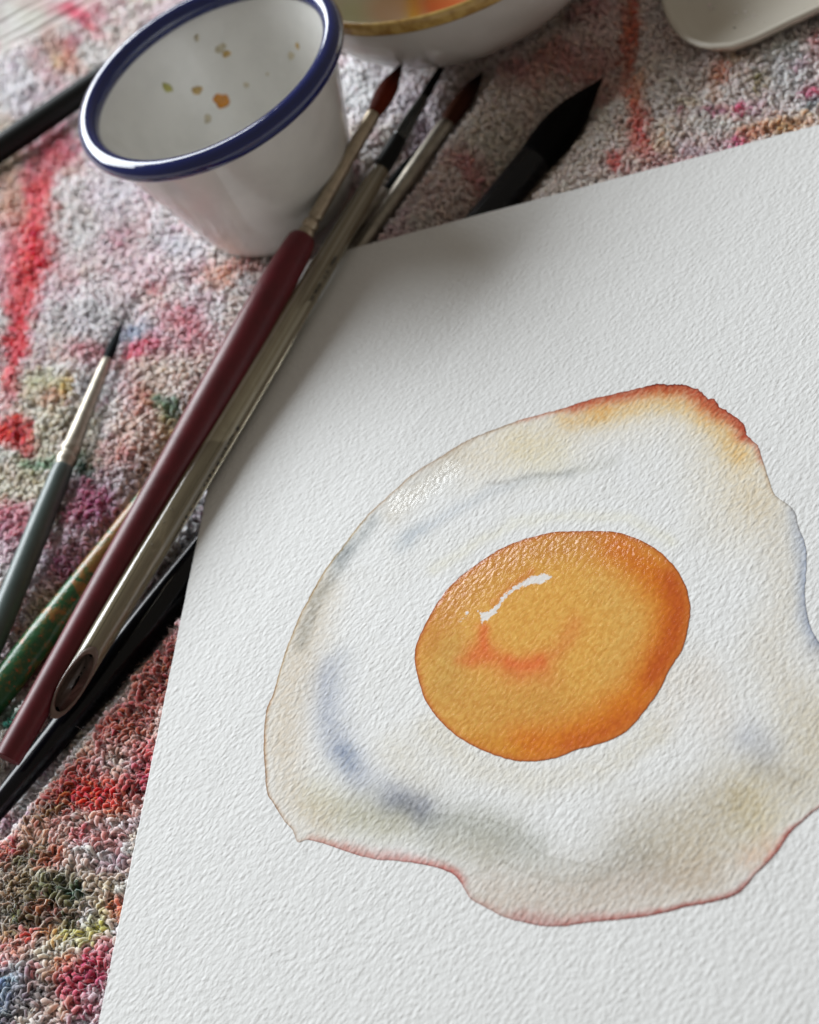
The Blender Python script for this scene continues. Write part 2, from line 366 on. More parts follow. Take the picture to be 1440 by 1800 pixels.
def build_pile():
    P, q, D = loops()
    n = len(P)
    zt = towel_z(P[:, 0], P[:, 1])
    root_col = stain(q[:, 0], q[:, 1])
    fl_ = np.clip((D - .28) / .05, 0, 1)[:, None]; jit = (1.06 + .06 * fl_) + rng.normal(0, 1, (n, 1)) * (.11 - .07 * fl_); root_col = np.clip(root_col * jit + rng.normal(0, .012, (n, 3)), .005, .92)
    s = np.where(D < .27, 1.0, np.clip(1.0 - (D - .27) / .05 * .22, .78, 1.0)) * np.clip(D / .40, 1, 1.5)
    clump = fbm(P[:, 0], P[:, 1], .006, 31, 2)
    phi = 2 * math.pi * 2.2 * fbm(P[:, 0], P[:, 1], .010, 41, 2) + rng.normal(0, 1.7, n)
    a = (0.0021 + rng.uniform(-.0009, .0016, n)) * s
    flat = np.clip((D - .28) / .05, 0, 1)
    h = (0.0023 - .0007 * flat + rng.uniform(-.0010, .0010, n) + .0016 * (clump - .5)) * np.sqrt(s)
    side = rng.uniform(-.0009, .0009, n) * s
    r0 = (0.00036 + .00010 * flat + rng.uniform(-.00014, .00018, n)) * s
    dx, dy = np.cos(phi), np.sin(phi); px_, py_ = -dy, dx
    R, S = 6, 4
    print('n loops', n)
    u = np.linspace(0, 1, R)
    C = np.zeros((n, R, 3))
    arch = np.sin(np.pi * (0.08 + .80 * u))
    C[:, :, 0] = P[:, 0, None] + dx[:, None] * a[:, None] * (u - .3) + px_[:, None] * side[:, None] * np.sin(2 * np.pi * u)
    C[:, :, 1] = P[:, 1, None] + dy[:, None] * a[:, None] * (u - .3) + py_[:, None] * side[:, None] * np.sin(2 * np.pi * u)
    C[:, :, 2] = (zt - 0.0021)[:, None] + h[:, None] * arch
    T = np.gradient(C, axis=1); T /= np.linalg.norm(T, axis=2, keepdims=True) + 1e-12
    B = np.stack([np.repeat(px_[:, None], R, 1), np.repeat(py_[:, None], R, 1), np.zeros((n, R))], -1)
    B -= T * (B * T).sum(2, keepdims=True); B /= np.linalg.norm(B, axis=2, keepdims=True) + 1e-12
    Nn = np.cross(T, B)
    rad = r0[:, None] * (0.70 + .42 * np.sin(np.pi * np.clip(u, 0, 1)))[None]
    rad = rad * (1 + .16 * np.sin(u * 21 + phi[:, None]) + rng.normal(0, .12, (n, R)))
    ang = np.linspace(0, 2 * np.pi, S, endpoint=False)
    V = C[:, :, None, :] + rad[:, :, None, None] * (np.cos(ang)[None, None, :, None] * B[:, :, None, :] + np.sin(ang)[None, None, :, None] * Nn[:, :, None, :])
    V = V + rng.normal(0, .00004, V.shape)
    V = V.reshape(-1, 3)
    ins = inside(V[:, :2], paper_poly); V[ins, 2] = np.minimum(V[ins, 2], -.0011)
    base = np.arange(n)[:, None, None] * (R * S)
    i = np.arange(R - 1)[None, :, None] * S; j = np.arange(S)[None, None, :]; j2 = (j + 1) % S
    Q = np.stack([base + i + j, base + i + j2, base + i + S + j2, base + i + S + j], -1).reshape(-1, 4)
    # loose fibres between the loops
    m_ = np.flatnonzero((D < .37)); m_ = np.concatenate([m_, m_]); nf = len(m_)
    f0 = C[m_, rng.randint(1, R - 1, nf)].copy(); f0[:, 2] += .00015
    dr = rng.normal(0, 1, (nf, 3)); dr[:, 2] = np.abs(dr[:, 2]) * .35; dr /= np.linalg.norm(dr, axis=1, keepdims=True)
    bd = rng.normal(0, 1, (nf, 3)); bd[:, 2] *= .4; ln = rng.uniform(.0006, .0017, nf)[:, None, None]
    uu = np.linspace(0, 1, 5)[None, :, None]
    Cf = f0[:, None] + ln * (dr[:, None] * uu + .55 * bd[:, None] * uu * uu)
    rf = (.000045 * (1 - .5 * uu))[..., None]
    a3 = np.array([0, 2.094, 4.189]); off = np.stack([np.cos(a3), np.sin(a3), np.sin(a3 + 1)], -1)[None, None]
    Vf = (Cf[:, :, None] + rf * off).reshape(-1, 3)
    insf = inside(Vf[:, :2], paper_poly); Vf[insf, 2] = np.minimum(Vf[insf, 2], -.0011)
    bf = np.arange(nf)[:, None, None] * 15; i5 = np.arange(4)[None, :, None] * 3; j3 = np.arange(3)[None, None, :]
    Qf = np.stack([bf + i5 + j3, bf + i5 + (j3 + 1) % 3, bf + i5 + 3 + (j3 + 1) % 3, bf + i5 + 3 + j3], -1).reshape(-1, 4)
    cf = np.repeat(np.clip(root_col[m_] * 1.15 + .03, 0, .95), 15, 0)
    lint = np_mesh('loose_fibre', Vf, Qf, tw, towel, cf); lint['kind'] = 'stuff'
    col = np.repeat(root_col, R * S, 0)
    o = np_mesh('pile', V, Q, tw, towel, col)
    o['kind'] = 'stuff'
    print('pile loops', n, 'tris', len(Q) * 2)

# ------------------------------------------------------------------ cup geometry first (its foot clears the pile)
CUP_H, CUP_R, CUP_RB = 0.178 * H, 0.0333, 0.0191
c2 = np.array([-0.63810248, 1.60300911]) * (H - CUP_H)
c2 = c2 + (at(364, 119, CUP_H) - at(370, 125, CUP_H))[:2]
CUPC = np.array([c2[0], c2[1], -0.0012])
FOOT = [(CUPC[:2], CUP_RB - .0012)]

def lathe(name, prof, mat, parent, seg=96, loc=(0, 0, 0), wob=0.0):
    V, Fc = [], []
    for i, (r, z) in enumerate(prof):
        for j in range(seg):
            t = 2 * math.pi * j / seg; rr = r * (1 + wob * math.sin(3 * t + 1) + wob * .6 * math.sin(5 * t))
            V.append((loc[0] + rr * math.cos(t), loc[1] + rr * math.sin(t), loc[2] + z))
    for i in range(len(prof) - 1):
        for j in range(seg):
            k2 = (j + 1) % seg
            Fc.append((i * seg + j, i * seg + k2, (i + 1) * seg + k2, (i + 1) * seg + j))
    return mesh_obj(name, V, Fc, mat, parent)

# enamel
def enamel(name, col, rough=.12, coat=.6):
    m, nt, b = mat_new(name); k = N(nt)
    g = k.add('ShaderNodeNewGeometry')
    nz = k.noise(g.outputs['Position'], 90, 4, .6)
    k.l(k.mix(k.ramp(nz, .35, .75), col, tuple(np.array(col) * .90)), b.inputs['Base Color'])
    b.inputs['Roughness'].default_value = rough
    b.inputs['Coat Weight'].default_value = coat; b.inputs['Coat Roughness'].default_value = .06
    bp = k.add('ShaderNodeBump'); bp.inputs['Strength'].default_value = .25; bp.inputs['Distance'].default_value = .0003
    k.l(k.noise(g.outputs['Position'], 260, 2), bp.inputs['Height']); k.l(bp.outputs[0], b.inputs['Normal'])
    return m
white_enamel = enamel('white_enamel', (.76, .75, .715), .22, .5)
blue_enamel = enamel('navy_enamel', (.006, .014, .105), .09, .5)

cup = thing('enamel_cup', 'small white enamel cup with navy blue rim and dried orange paint spots inside', 'cup')
wall = .0011
# outer wall, foot, floor and inner wall in one skin
ro = lambda z: CUP_RB + (CUP_R - .0022 - CUP_RB) * (z / CUP_H) ** 0.92
out = [(0.0, 0.0010), (CUP_RB - .004, 0.0010), (CUP_RB - .0025, 0.0), (CUP_RB - .0008, .0004), (CUP_RB, .0018)]
out += [(ro(z), z) for z in np.linspace(.004, CUP_H - .0002, 14)]
inn = [(ro(z) - wall, z) for z in np.linspace(CUP_H - .0002, .0065, 14)]
inn += [(CUP_RB - .0016, .0042), (CUP_RB - .0036, .0028), (CUP_RB - .007, .0022), (0.0, .0021)]
lathe('body', out + inn, white_enamel, cup, loc=CUPC)
rim = []
rr = .0024
for i in range(25):
    t = 2 * math.pi * i / 24
    rim.append((CUP_R - rr + rr * math.cos(t) * 1.0, CUP_H - .0012 + rr * 1.05 * math.sin(t)))
lathe('rim', rim, blue_enamel, cup, seg=128, loc=CUPC)

def spot_hit(px, py):
    """where the ray through a pixel meets the inside of the cup; returns point, normal"""
    d = RW @ np.array([(px - 720) / F, -(py - 900) / F, -1.0]); d /= np.linalg.norm(d)
    t0 = (CUPC[2] + CUP_H - H) / d[2]
    for t in np.arange(t0 + .0005, t0 + .12, .00005):
        p = CAM + d * t; z = p[2] - CUPC[2]; r = math.hypot(p[0] - CUPC[0], p[1] - CUPC[1])
        if z <= .0022: return np.array([p[0], p[1], CUPC[2] + .0022]), np.array([0, 0, 1.0])
        if r >= ro(z) - wall:
            nr = np.array([-(p[0] - CUPC[0]) / r, -(p[1] - CUPC[1]) / r, .35]); return p, nr / np.linalg.norm(nr)
def paint_mat(name, col, rough=.35):
    m, nt, b = mat_new(name); k = N(nt); g = k.add('ShaderNodeNewGeometry')
    k.l(k.mix(k.ramp(k.noise(g.outputs['Position'], 900, 2), .3, .7), col, tuple(np.array(col) * .75)), b.inputs['Base Color'])
    b.inputs['Roughness'].default_value = rough
    return m
orange_paint = paint_mat('dried_orange_paint', tuple(lin((214, 138, 20))))
ochre_paint = paint_mat('dried_ochre_paint', tuple(lin((208, 174, 104))))
yellow_paint = paint_mat('dried_yellow_paint', tuple(lin((190, 186, 96))))
faint_paint = paint_mat('faint_ochre_paint', tuple(lin((206, 196, 168))))
blue_paint = paint_mat('dried_grey_paint', tuple(lin((176, 176, 174))))
def splat(px, py, wpx, hpx, mat, seed):
    p, nr = spot_hit(px, py)
    sc = depth(p) / F
    u = np.cross(nr, [0, 0, 1.0]); u = np.array([1.0, 0, 0]) if np.linalg.norm(u) < .1 else u / np.linalg.norm(u)
    v = np.cross(nr, u)
    rs = np.random.RandomState(seed); ph = rs.rand(4) * 6.28; V = [p + nr * .00022]; n = 22
    rim_ = []
    for i in range(n):
        t = 2 * math.pi * i / n
        w_ = 1 + .16 * math.sin(2 * t + ph[0]) + .12 * math.sin(3 * t + ph[1]) + .08 * math.sin(5 * t + ph[2])
        rim_.append((math.cos(t) * wpx * sc * w_, math.sin(t) * hpx * sc * w_ * 1.0))
    for f_, hh in ((.7, .0002), (1.0, .00003)):
        for a_, b_ in rim_: V.append(p + u * a_ * f_ + v * b_ * f_ + nr * hh)
    for a_, b_ in rim_: V.append(p + u * a_ + v * b_ - nr * .0006)
    Fc = [(0, 1 + i, 1 + (i + 1) % n) for i in range(n)]
    for ring in (0, 1): Fc += [(1 + ring * n + i, 1 + (ring + 1) * n + i, 1 + (ring + 1) * n + (i + 1) % n, 1 + ring * n + (i + 1) % n) for i in range(n)]
    mesh_obj('paint_spot', V, Fc, mat, cup)
for i, (x, y, a_, b_, m_) in enumerate([(388, 175, 16, 15, orange_paint), (346, 158, 9.5, 8.5, ochre_paint), (293, 153, 7, 12, yellow_paint), (433, 149, 5, 5, faint_paint),
                                        (388, 84, 13, 7, faint_paint), (398, 94, 7, 7, ochre_paint), (523, 80, 5, 6, ochre_paint), (512, 97, 7, 8, faint_paint),
                                        (365, 208, 8, 7, faint_paint), (346, 66, 5, 6, faint_paint), (344, 12, 6, 4, blue_paint), (205, 125, 5, 5, faint_paint), (470, 130, 3, 3, faint_paint)]):
    splat(x, y, a_, b_, m_, i)

# ------------------------------------------------------------------ ceramic bowl
BOWL_H = .0305
def fit_circle_R(P, R, side):
    # centre of a circle of radius R through first and last point, best side
    P = np.asarray(P); best = None
    for _ in range(1):
        c = P.mean(0) + side * R
        for it in range(200):
            d = P - c; L = np.linalg.norm(d, axis=1, keepdims=True)
            c = c + ((1 - R / L) * d).mean(0) * 1.0
    return c
arc = ats([(602, 50), (640, 54), (680, 52), (720, 45), (760, 34), (800, 20), (850, 0)], BOWL_H)[:, :2]
upd = at(600, -400, BOWL_H)[:2] - at(700, 40, BOWL_H)[:2]; upd /= np.linalg.norm(upd)
BR_ = .0440
bc = fit_circle_R(arc, BR_, upd)
bc = np.array([-.07102, .36473]) + (at(700, 24, BOWL_H) - at(700, 40, BOWL_H))[:2]
BC = np.array([bc[0], bc[1], -.0012])
FOOT.append((BC[:2], BR_ * .45))
bowl = thing('ceramic_bowl', 'white ceramic bowl with brown gold rim and orange paint inside, behind the brush tips', 'bowl')
bm2, nt, b = mat_new('white_glaze'); k = N(nt); g = k.add('ShaderNodeNewGeometry')
k.l(k.mix(k.ramp(k.noise(g.outputs['Position'], 60, 3), .3, .7), (.62, .60, .57), (.52, .49, .45)), b.inputs['Base Color'])
b.inputs['Roughness'].default_value = .25; b.inputs['Coat Weight'].default_value = .4
rim_mat, nt, b = mat_new('brown_gold_glaze'); k = N(nt); g = k.add('ShaderNodeNewGeometry')
k.l(k.mix(k.ramp(k.noise(g.outputs['Position'], 260, 3, .6), .35, .65), tuple(lin((206, 172, 100))), tuple(lin((160, 122, 62)))), b.inputs['Base Color'])
b.inputs['Roughness'].default_value = .22
ins_mat, nt, b = mat_new('paint_washed_glaze'); k = N(nt)
vc = k.add('ShaderNodeVertexColor', layer_name='stain'); k.l(vc.outputs[0], b.inputs['Base Color']); b.inputs['Roughness'].default_value = .2; b.inputs['Coat Weight'].default_value = .5
bo = lambda t: BR_ * (.37 + .63 * math.sin(t * math.pi / 2) ** 1.15)
prof = [(0, .001), (BR_ * .33, .001), (BR_ * .35, 0), (BR_ * .38, .0005)] + [(bo(t), .0005 + (BOWL_H - .0042) * (1 - math.cos(t * math.pi / 2)) ** .9) for t in np.linspace(.08, 1, 12)]
lathe('outer_wall', prof, bm2, bowl, loc=BC)
lathe('rim', [(BR_ * .9985, BOWL_H - .0036), (BR_ * 1.0015, BOWL_H - .002), (BR_ * 1.001, BOWL_H - .0007), (BR_ * .992, BOWL_H), (BR_ * .975, BOWL_H - .0006), (BR_ * .965, BOWL_H - .003)], rim_mat, bowl, loc=BC, seg=128)
ip = [(bo(t) - .0019, .0030 + (BOWL_H - .0058) * (1 - math.cos(t * math.pi / 2)) ** .9) for t in np.linspace(1, .0, 26)] + [(BR_ * .3, .003), (BR_ * .15, .003), (0, .003)]
ib = lathe('inner_wall', ip, ins_mat, bowl, loc=BC, seg=128)
co = np.array([v.co for v in ib.data.vertices]); q = pix(co)
cb = np.repeat(np.array([[196, 190, 172.]]), len(q), 0)
for (x, y, rx, ry, rgb, s) in [(625, 22, 26, 26, (186, 192, 158), .9), (685, 16, 40, 30, (206, 168, 136), .9), (728, 12, 12, 40, (222, 178, 60), 1), (780, 6, 42, 30, (206, 84, 28), 1), (775, -40, 60, 40, (214, 120, 50), 1), (830, -10, 26, 20, (206, 130, 104), .8), (700, -60, 60, 40, (210, 180, 120), .8)]:
    f = (s * np.clip(1.4 * np.exp(-((q[:, 0] - x) / rx) ** 2 - ((q[:, 1] - y) / ry) ** 2), 0, 1))[:, None]
    cb = cb * (1 - f) + np.array(rgb, float) * f
set_col(ib.data, 'stain', lin(cb))

# ------------------------------------------------------------------ shallow white dish, top right
DZ = .0045
dm, nt, b = mat_new('milky_porcelain'); k = N(nt); g = k.add('ShaderNodeNewGeometry')
k.l(k.mix(k.ramp(k.noise(g.outputs['Position'], 45, 3), .35, .7), (.62, .58, .50), (.58, .53, .44)), b.inputs['Base Color'])
b.inputs['Roughness'].default_value = .35
dish = thing('palette_dish', 'shallow off-white palette dish with thin raised rim and flecks of green paint', 'dish')
e_ = ats([(1146, -60), (1163, 8), (1182, 44), (1208, 66), (1244, 76), (1284, 74), (1326, 60), (1380, 34), (1440, 6), (1560, -52)], DZ)[:, :2]
far = [e_[-1] + (e_[0] - e_[3]) * 1.2, e_[0] + (e_[0] - e_[3]) * .6]
ring0 = list(e_) + far
ring0 = smooth_closed(ring0, .003)
cen = ring0.mean(0)
def shrink(P, d):
    t = np.roll(P, -1, 0) - np.roll(P, 1, 0); t /= np.linalg.norm(t, axis=1, keepdims=True) + 1e-9
    nn = np.stack([-t[:, 1], t[:, 0]], -1); s_ = np.sign((nn * (cen - P)).sum(1).sum()); return P + nn * s_ * d
rings = [(.006, 0), (.003, .0006), (.0004, DZ - .001), (0, DZ - .0003), (.0008, DZ + .0002), (.0018, DZ - .0002), (.0030, DZ - .0022), (.0060, DZ - .0034), (.014, DZ - .004)]
V = []; Fc = []; m_ = len(ring0)
for d_, z_ in rings:
    r_ = shrink(ring0, d_)
    V += [(p[0], p[1], -.0012 + z_) for p in r_]
for i in range(len(rings) - 1): Fc += [(i * m_ + j, i * m_ + (j + 1) % m_, (i + 1) * m_ + (j + 1) % m_, (i + 1) * m_ + j) for j in range(m_)]
Fc.append(tuple(range(m_ - 1, -1, -1))); Fc.append(tuple((len(rings) - 1) * m_ + j for j in range(m_)))
mesh_obj('body', V, Fc, dm, dish)
fleck_m = paint_mat('green_grey_paint', tuple(lin((92, 92, 66))))
for i, (x, y, s_) in enumerate([(1415, 14, 5), (1390, 30, 4), (1291, 48, 5), (1345, 40, 3)]):
    p = at(x, y, -.0012 + DZ - .0036); sc = depth(p) / F * s_
    n = 14; rs = np.random.RandomState(i)
    V = [(p[0], p[1], p[2] + .0002)] + [(p[0] + sc * (1 + .3 * rs.rand()) * math.cos(2 * math.pi * j / n), p[1] + sc * (1 + .3 * rs.rand()) * math.sin(2 * math.pi * j / n), p[2] - .0008) for j in range(n)]
    mesh_obj('paint_fleck', V, [(0, 1 + j, 1 + (j + 1) % n) for j in range(n)], fleck_m, dish)

build_pile()

# woven band of the towel (raised ribs)
rt, nt, b = mat_new('woven_cotton'); k = N(nt)
vc = k.add('ShaderNodeVertexColor', layer_name='stain'); geo = k.add('ShaderNodeNewGeometry')
k.l(vc.outputs[0], b.inputs['Base Color']); b.inputs['Roughness'].default_value = .9; b.inputs['Specular IOR Level'].default_value = .2
bp = k.add('ShaderNodeBump'); bp.inputs['Strength'].default_value = .5; bp.inputs['Distance'].default_value = .0002
k.l(k.noise(geo.outputs['Position'], 1500, 2), bp.inputs['Height']); k.l(bp.outputs[0], b.inputs['Normal'])
gap = np.linalg.norm(at(0, 92)[:2] - RA) + abs((at(0, 74)[:2] - RA) @ rn)
RG = abs((at(40, 52)[:2] - at(40, 68)[:2]) @ rn)
us = np.arange(-.10, .16, .0012); vs = np.arange(0, 15 * RG, RG / 8)
U, Vv = np.meshgrid(us, vs)
XY = RA[None, None] + rd * U[..., None] + rn * Vv[..., None]
bump = np.abs(np.sin(math.pi * Vv / RG)) ** .6
Zr = towel_z(XY[..., 0], XY[..., 1]) - .0010 + .0011 * bump
Pr = np.concatenate([XY, Zr[..., None]], -1).reshape(-1, 3)
nu = len(us); ii = (np.arange(len(vs) - 1)[:, None] * nu + np.arange(nu - 1)[None]).ravel()
qq = pix(Pr); cr = stain(qq[:, 0], qq[:, 1])
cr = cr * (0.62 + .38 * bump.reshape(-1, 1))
np_mesh('woven_band', Pr, np.stack([ii, ii + 1, ii + nu + 1, ii + nu], 1), rt, towel, cr)

# ------------------------------------------------------------------ watercolour paper
pa = at(800, 1100)[:2]; pb = at(840, 1052)[:2]; gd = (pb - pa) / np.linalg.norm(pb - pa)
GA = math.atan2(gd[1], gd[0])     # direction of the felt marks
def paper_height(k):
    g = k.add('ShaderNodeNewGeometry')
    rot = k.add('ShaderNodeMapping'); rot.vector_type = 'POINT'; rot.inputs['Rotation'].default_value = (0, 0, -GA)
    k.l(g.outputs['Position'], rot.inputs[0])
    wn = k.add('ShaderNodeTexNoise'); wn.inputs['Scale'].default_value = 260; wn.inputs['Detail'].default_value = 1
    k.l(rot.outputs[0], wn.inputs['Vector'])
    v1 = k.add('ShaderNodeVectorMath', operation='SCALE'); k.l(wn.outputs[1], v1.inputs[0]); v1.inputs['Scale'].default_value = .0006
    v2 = k.add('ShaderNodeVectorMath', operation='ADD'); k.l(rot.outputs[0], v2.inputs[0]); k.l(v1.outputs[0], v2.inputs[1])
    m1 = k.add('ShaderNodeMapping'); m1.inputs['Scale'].default_value = (.72, 1.0, .1); k.l(v2.outputs[0], m1.inputs[0])
    m2 = k.add('ShaderNodeMapping'); m2.inputs['Scale'].default_value = (.7, 1.0, .3); k.l(v2.outputs[0], m2.inputs[0])
    vo = k.add('ShaderNodeTexVoronoi', feature='SMOOTH_F1'); vo.inputs['Scale'].default_value = 1000; vo.inputs['Smoothness'].default_value = .5; vo.inputs['Randomness'].default_value = .55
    k.l(m1.outputs[0], vo.inputs['Vector'])
    big = k.noise(m1.outputs[0], 1150, 1.5, .5)
    mid = k.noise(m2.outputs[0], 2100, 2, .6)
    fine = k.noise(m2.outputs[0], 5200, 2, .6)
    wide = k.noise(rot.outputs[0], 110, 2, .5)
    h = k.math('ADD', k.math('MULTIPLY', big, .75), k.math('MULTIPLY', mid, .42))
    h = k.math('ADD', h, k.math('MULTIPLY', vo.outputs[0], -.62))
    h = k.math('ADD', h, k.math('MULTIPLY', fine, .15))
    h = k.math('MULTIPLY', h, k.math('ADD', .62, k.math('MULTIPLY', k.noise(rot.outputs[0], 170, 2, .5), .75)))
    h = k.math('ADD', h, k.math('MULTIPLY', wide, 1.0))
    return g, h, big, mid, fine
PB = .00019
def paper_bump(k, h, b, s=1.0, out='Normal'):
    bp = k.add('ShaderNodeBump'); bp.inputs['Strength'].default_value = s; bp.inputs['Distance'].default_value = PB
    k.l(h, bp.inputs['Height']); k.l(bp.outputs[0], b.inputs[out]); return bp
PAPER = (.80, .80, .79)
pm, nt, b = mat_new('cold_pressed_paper'); k = N(nt)
g, h, big, mid, fine = paper_height(k)
k.l(k.mix(k.ramp(big, .35, .65), tuple(np.array(PAPER) * .975), PAPER), b.inputs['Base Color'])
b.inputs['Roughness'].default_value = .85; b.inputs['Specular IOR Level'].default_value = .25
paper_bump(k, h, b)

paper = thing('watercolour_sheet', 'white textured watercolour sheet painted with a fried egg', 'painting')
# sheet: outline densified and slightly uneven, 0.6 mm thick, with eased edges
def densify(P, step, closed=True):
    out_ = []
    for i in range(len(P)):
        a, b2 = P[i], P[(i + 1) % len(P)]; L = np.linalg.norm(b2 - a); n = max(1, int(L / step))
        for j in range(n): out_.append(a + (b2 - a) * j / n)
    return np.array(out_)
ol = densify(paper_poly, .0008)
cenp = ol.mean(0)
tt = np.roll(ol, -1, 0) - np.roll(ol, 1, 0); tt /= np.linalg.norm(tt, axis=1, keepdims=True)
nn = np.stack([-tt[:, 1], tt[:, 0]], -1); sg = np.sign((nn * (cenp - ol)).sum())
inn_ = nn * sg
wv = .00016 * (fbm(ol[:, 0], ol[:, 1], .006, 77, 3) - .5) + .00010 * (vnoise(ol[:, 0], ol[:, 1], .0009, 78) - .5)
ol = ol + inn_ * wv[:, None]
TK = .0008
V = []; m_ = len(ol)
for d_, z_ in ((.00022, 0.0), (.00006, -.00006), (0, -.00018), (0, -TK + .0001), (.0001, -TK)):
    r_ = ol + inn_ * d_; V += [(p[0], p[1], z_) for p in r_]
Fc = []
for i in range(4): Fc += [(i * m_ + j, i * m_ + (j + 1) % m_, (i + 1) * m_ + (j + 1) % m_, (i + 1) * m_ + j) for j in range(m_)]
Fc.append(tuple(range(m_))); Fc.append(tuple(4 * m_ + j for j in range(m_ - 1, -1, -1)))
o = mesh_obj('sheet', V, Fc, pm, paper)
o.data.polygons[len(Fc) - 2].use_smooth = False; o.data.polygons[len(Fc) - 1].use_smooth = False

# egg outlines in photo pixels
EGG = [(468, 1250), (463.6, 1305), (465.5, 1341), (469, 1391), (481.7, 1414), (498, 1441), (515, 1461), (523, 1481), (537, 1476), (559, 1480), (587, 1489), (620, 1500), (657, 1510), (704, 1514), (751, 1521), (787, 1532), (807, 1547), (826, 1578), (857, 1597), (884, 1611), (912, 1619), (951, 1627), (990, 1628), (1023, 1623), (1073, 1618), (1096, 1616), (1151, 1608), (1207, 1594), (1251, 1586), (1290, 1575), (1312, 1558), (1329, 1536), (1348, 1519), (1370, 1492), (1390, 1464), (1407, 1447), (1440, 1419), (1480, 1385), (1512, 1320), (1520, 1250), (1500, 1185), (1465, 1145), (1440, 1128), (1434, 1119), (1426, 1105), (1418, 1075), (1415, 1039), (1418, 983), (1413, 950), (1404, 928), (1397, 900), (1384, 886), (1370, 877), (1359, 864), (1348, 833), (1340, 805), (1332, 783), (1323, 775), (1312, 763), (1309, 746), (1293, 735), (1279, 722), (1261, 711), (1257, 700), (1246, 699), (1234, 689), (1220, 681), (1196, 676), (1176, 675), (1157, 676), (1140, 678), (1112, 685), (1076, 693), (1034, 703), (996, 716), (951, 728), (909, 740), (868, 755), (840, 766), (810, 780), (766, 808), (727, 832), (693, 862), (671, 882), (643, 909), (616, 943), (595, 970), (567, 1008), (547, 1045), (532, 1072), (517, 1107), (505, 1137), (492, 1177), (480, 1220)]
YOLK = [(994, 934), (962, 938), (922, 948), (881, 964), (841, 990), (801, 1021), (773, 1053), (752, 1089), (735, 1125), (729, 1148), (732, 1178), (744, 1222), (760, 1250), (785, 1279), (817, 1303), (849, 1319), (881, 1331), (914, 1338), (954, 1337), (986, 1329), (1014, 1318), (1050, 1309), (1087, 1295), (1115, 1272), (1139, 1242), (1159, 1214), (1179, 1174), (1199, 1142), (1208, 1110), (1213.6, 1073), (1209, 1041), (1195, 1009), (1171, 980), (1143, 958), (1107, 942), (1067, 934)]
REFL = [(953, 1008), (966, 1009), (973, 1016), (958, 1026), (929, 1029), (908, 1038), (888, 1054), (875, 1075), (858, 1092), (848, 1098), (842, 1088), (840, 1071), (847, 1076), (856, 1075), (871, 1064), (883, 1048), (898, 1034), (919, 1021), (935, 1011)]
def rough_closed(P, step, amp, rough_zone=None, seed=0):
    S = smooth_closed(P, step)
    t = np.roll(S, -1, 0) - np.roll(S, 1, 0); t /= np.linalg.norm(t, axis=1, keepdims=True) + 1e-9
    n_ = np.stack([-t[:, 1], t[:, 0]], -1)
    a_ = np.full(len(S), amp)
    if rough_zone is not None: a_ = a_ + rough_zone(S)
    L = np.cumsum(np.hypot(*(S - np.roll(S, 1, 0)).T))
    return S + n_ * (a_ * ((vnoise(L, L * 0, 9, seed) - .5) * 2 + (vnoise(L, L * 0, 3.5, seed + 1) - .5) * 1.2))[:, None]
zone = lambda S: 2.6 * np.exp(-((S[:, 0] - 1240) / 110) ** 2 - ((S[:, 1] - 710) / 70) ** 2)
egg_px = rough_closed(EGG, 3.0, .7, zone, 3)
yolk_px = rough_closed(YOLK, 3.0, .6, None, 13)

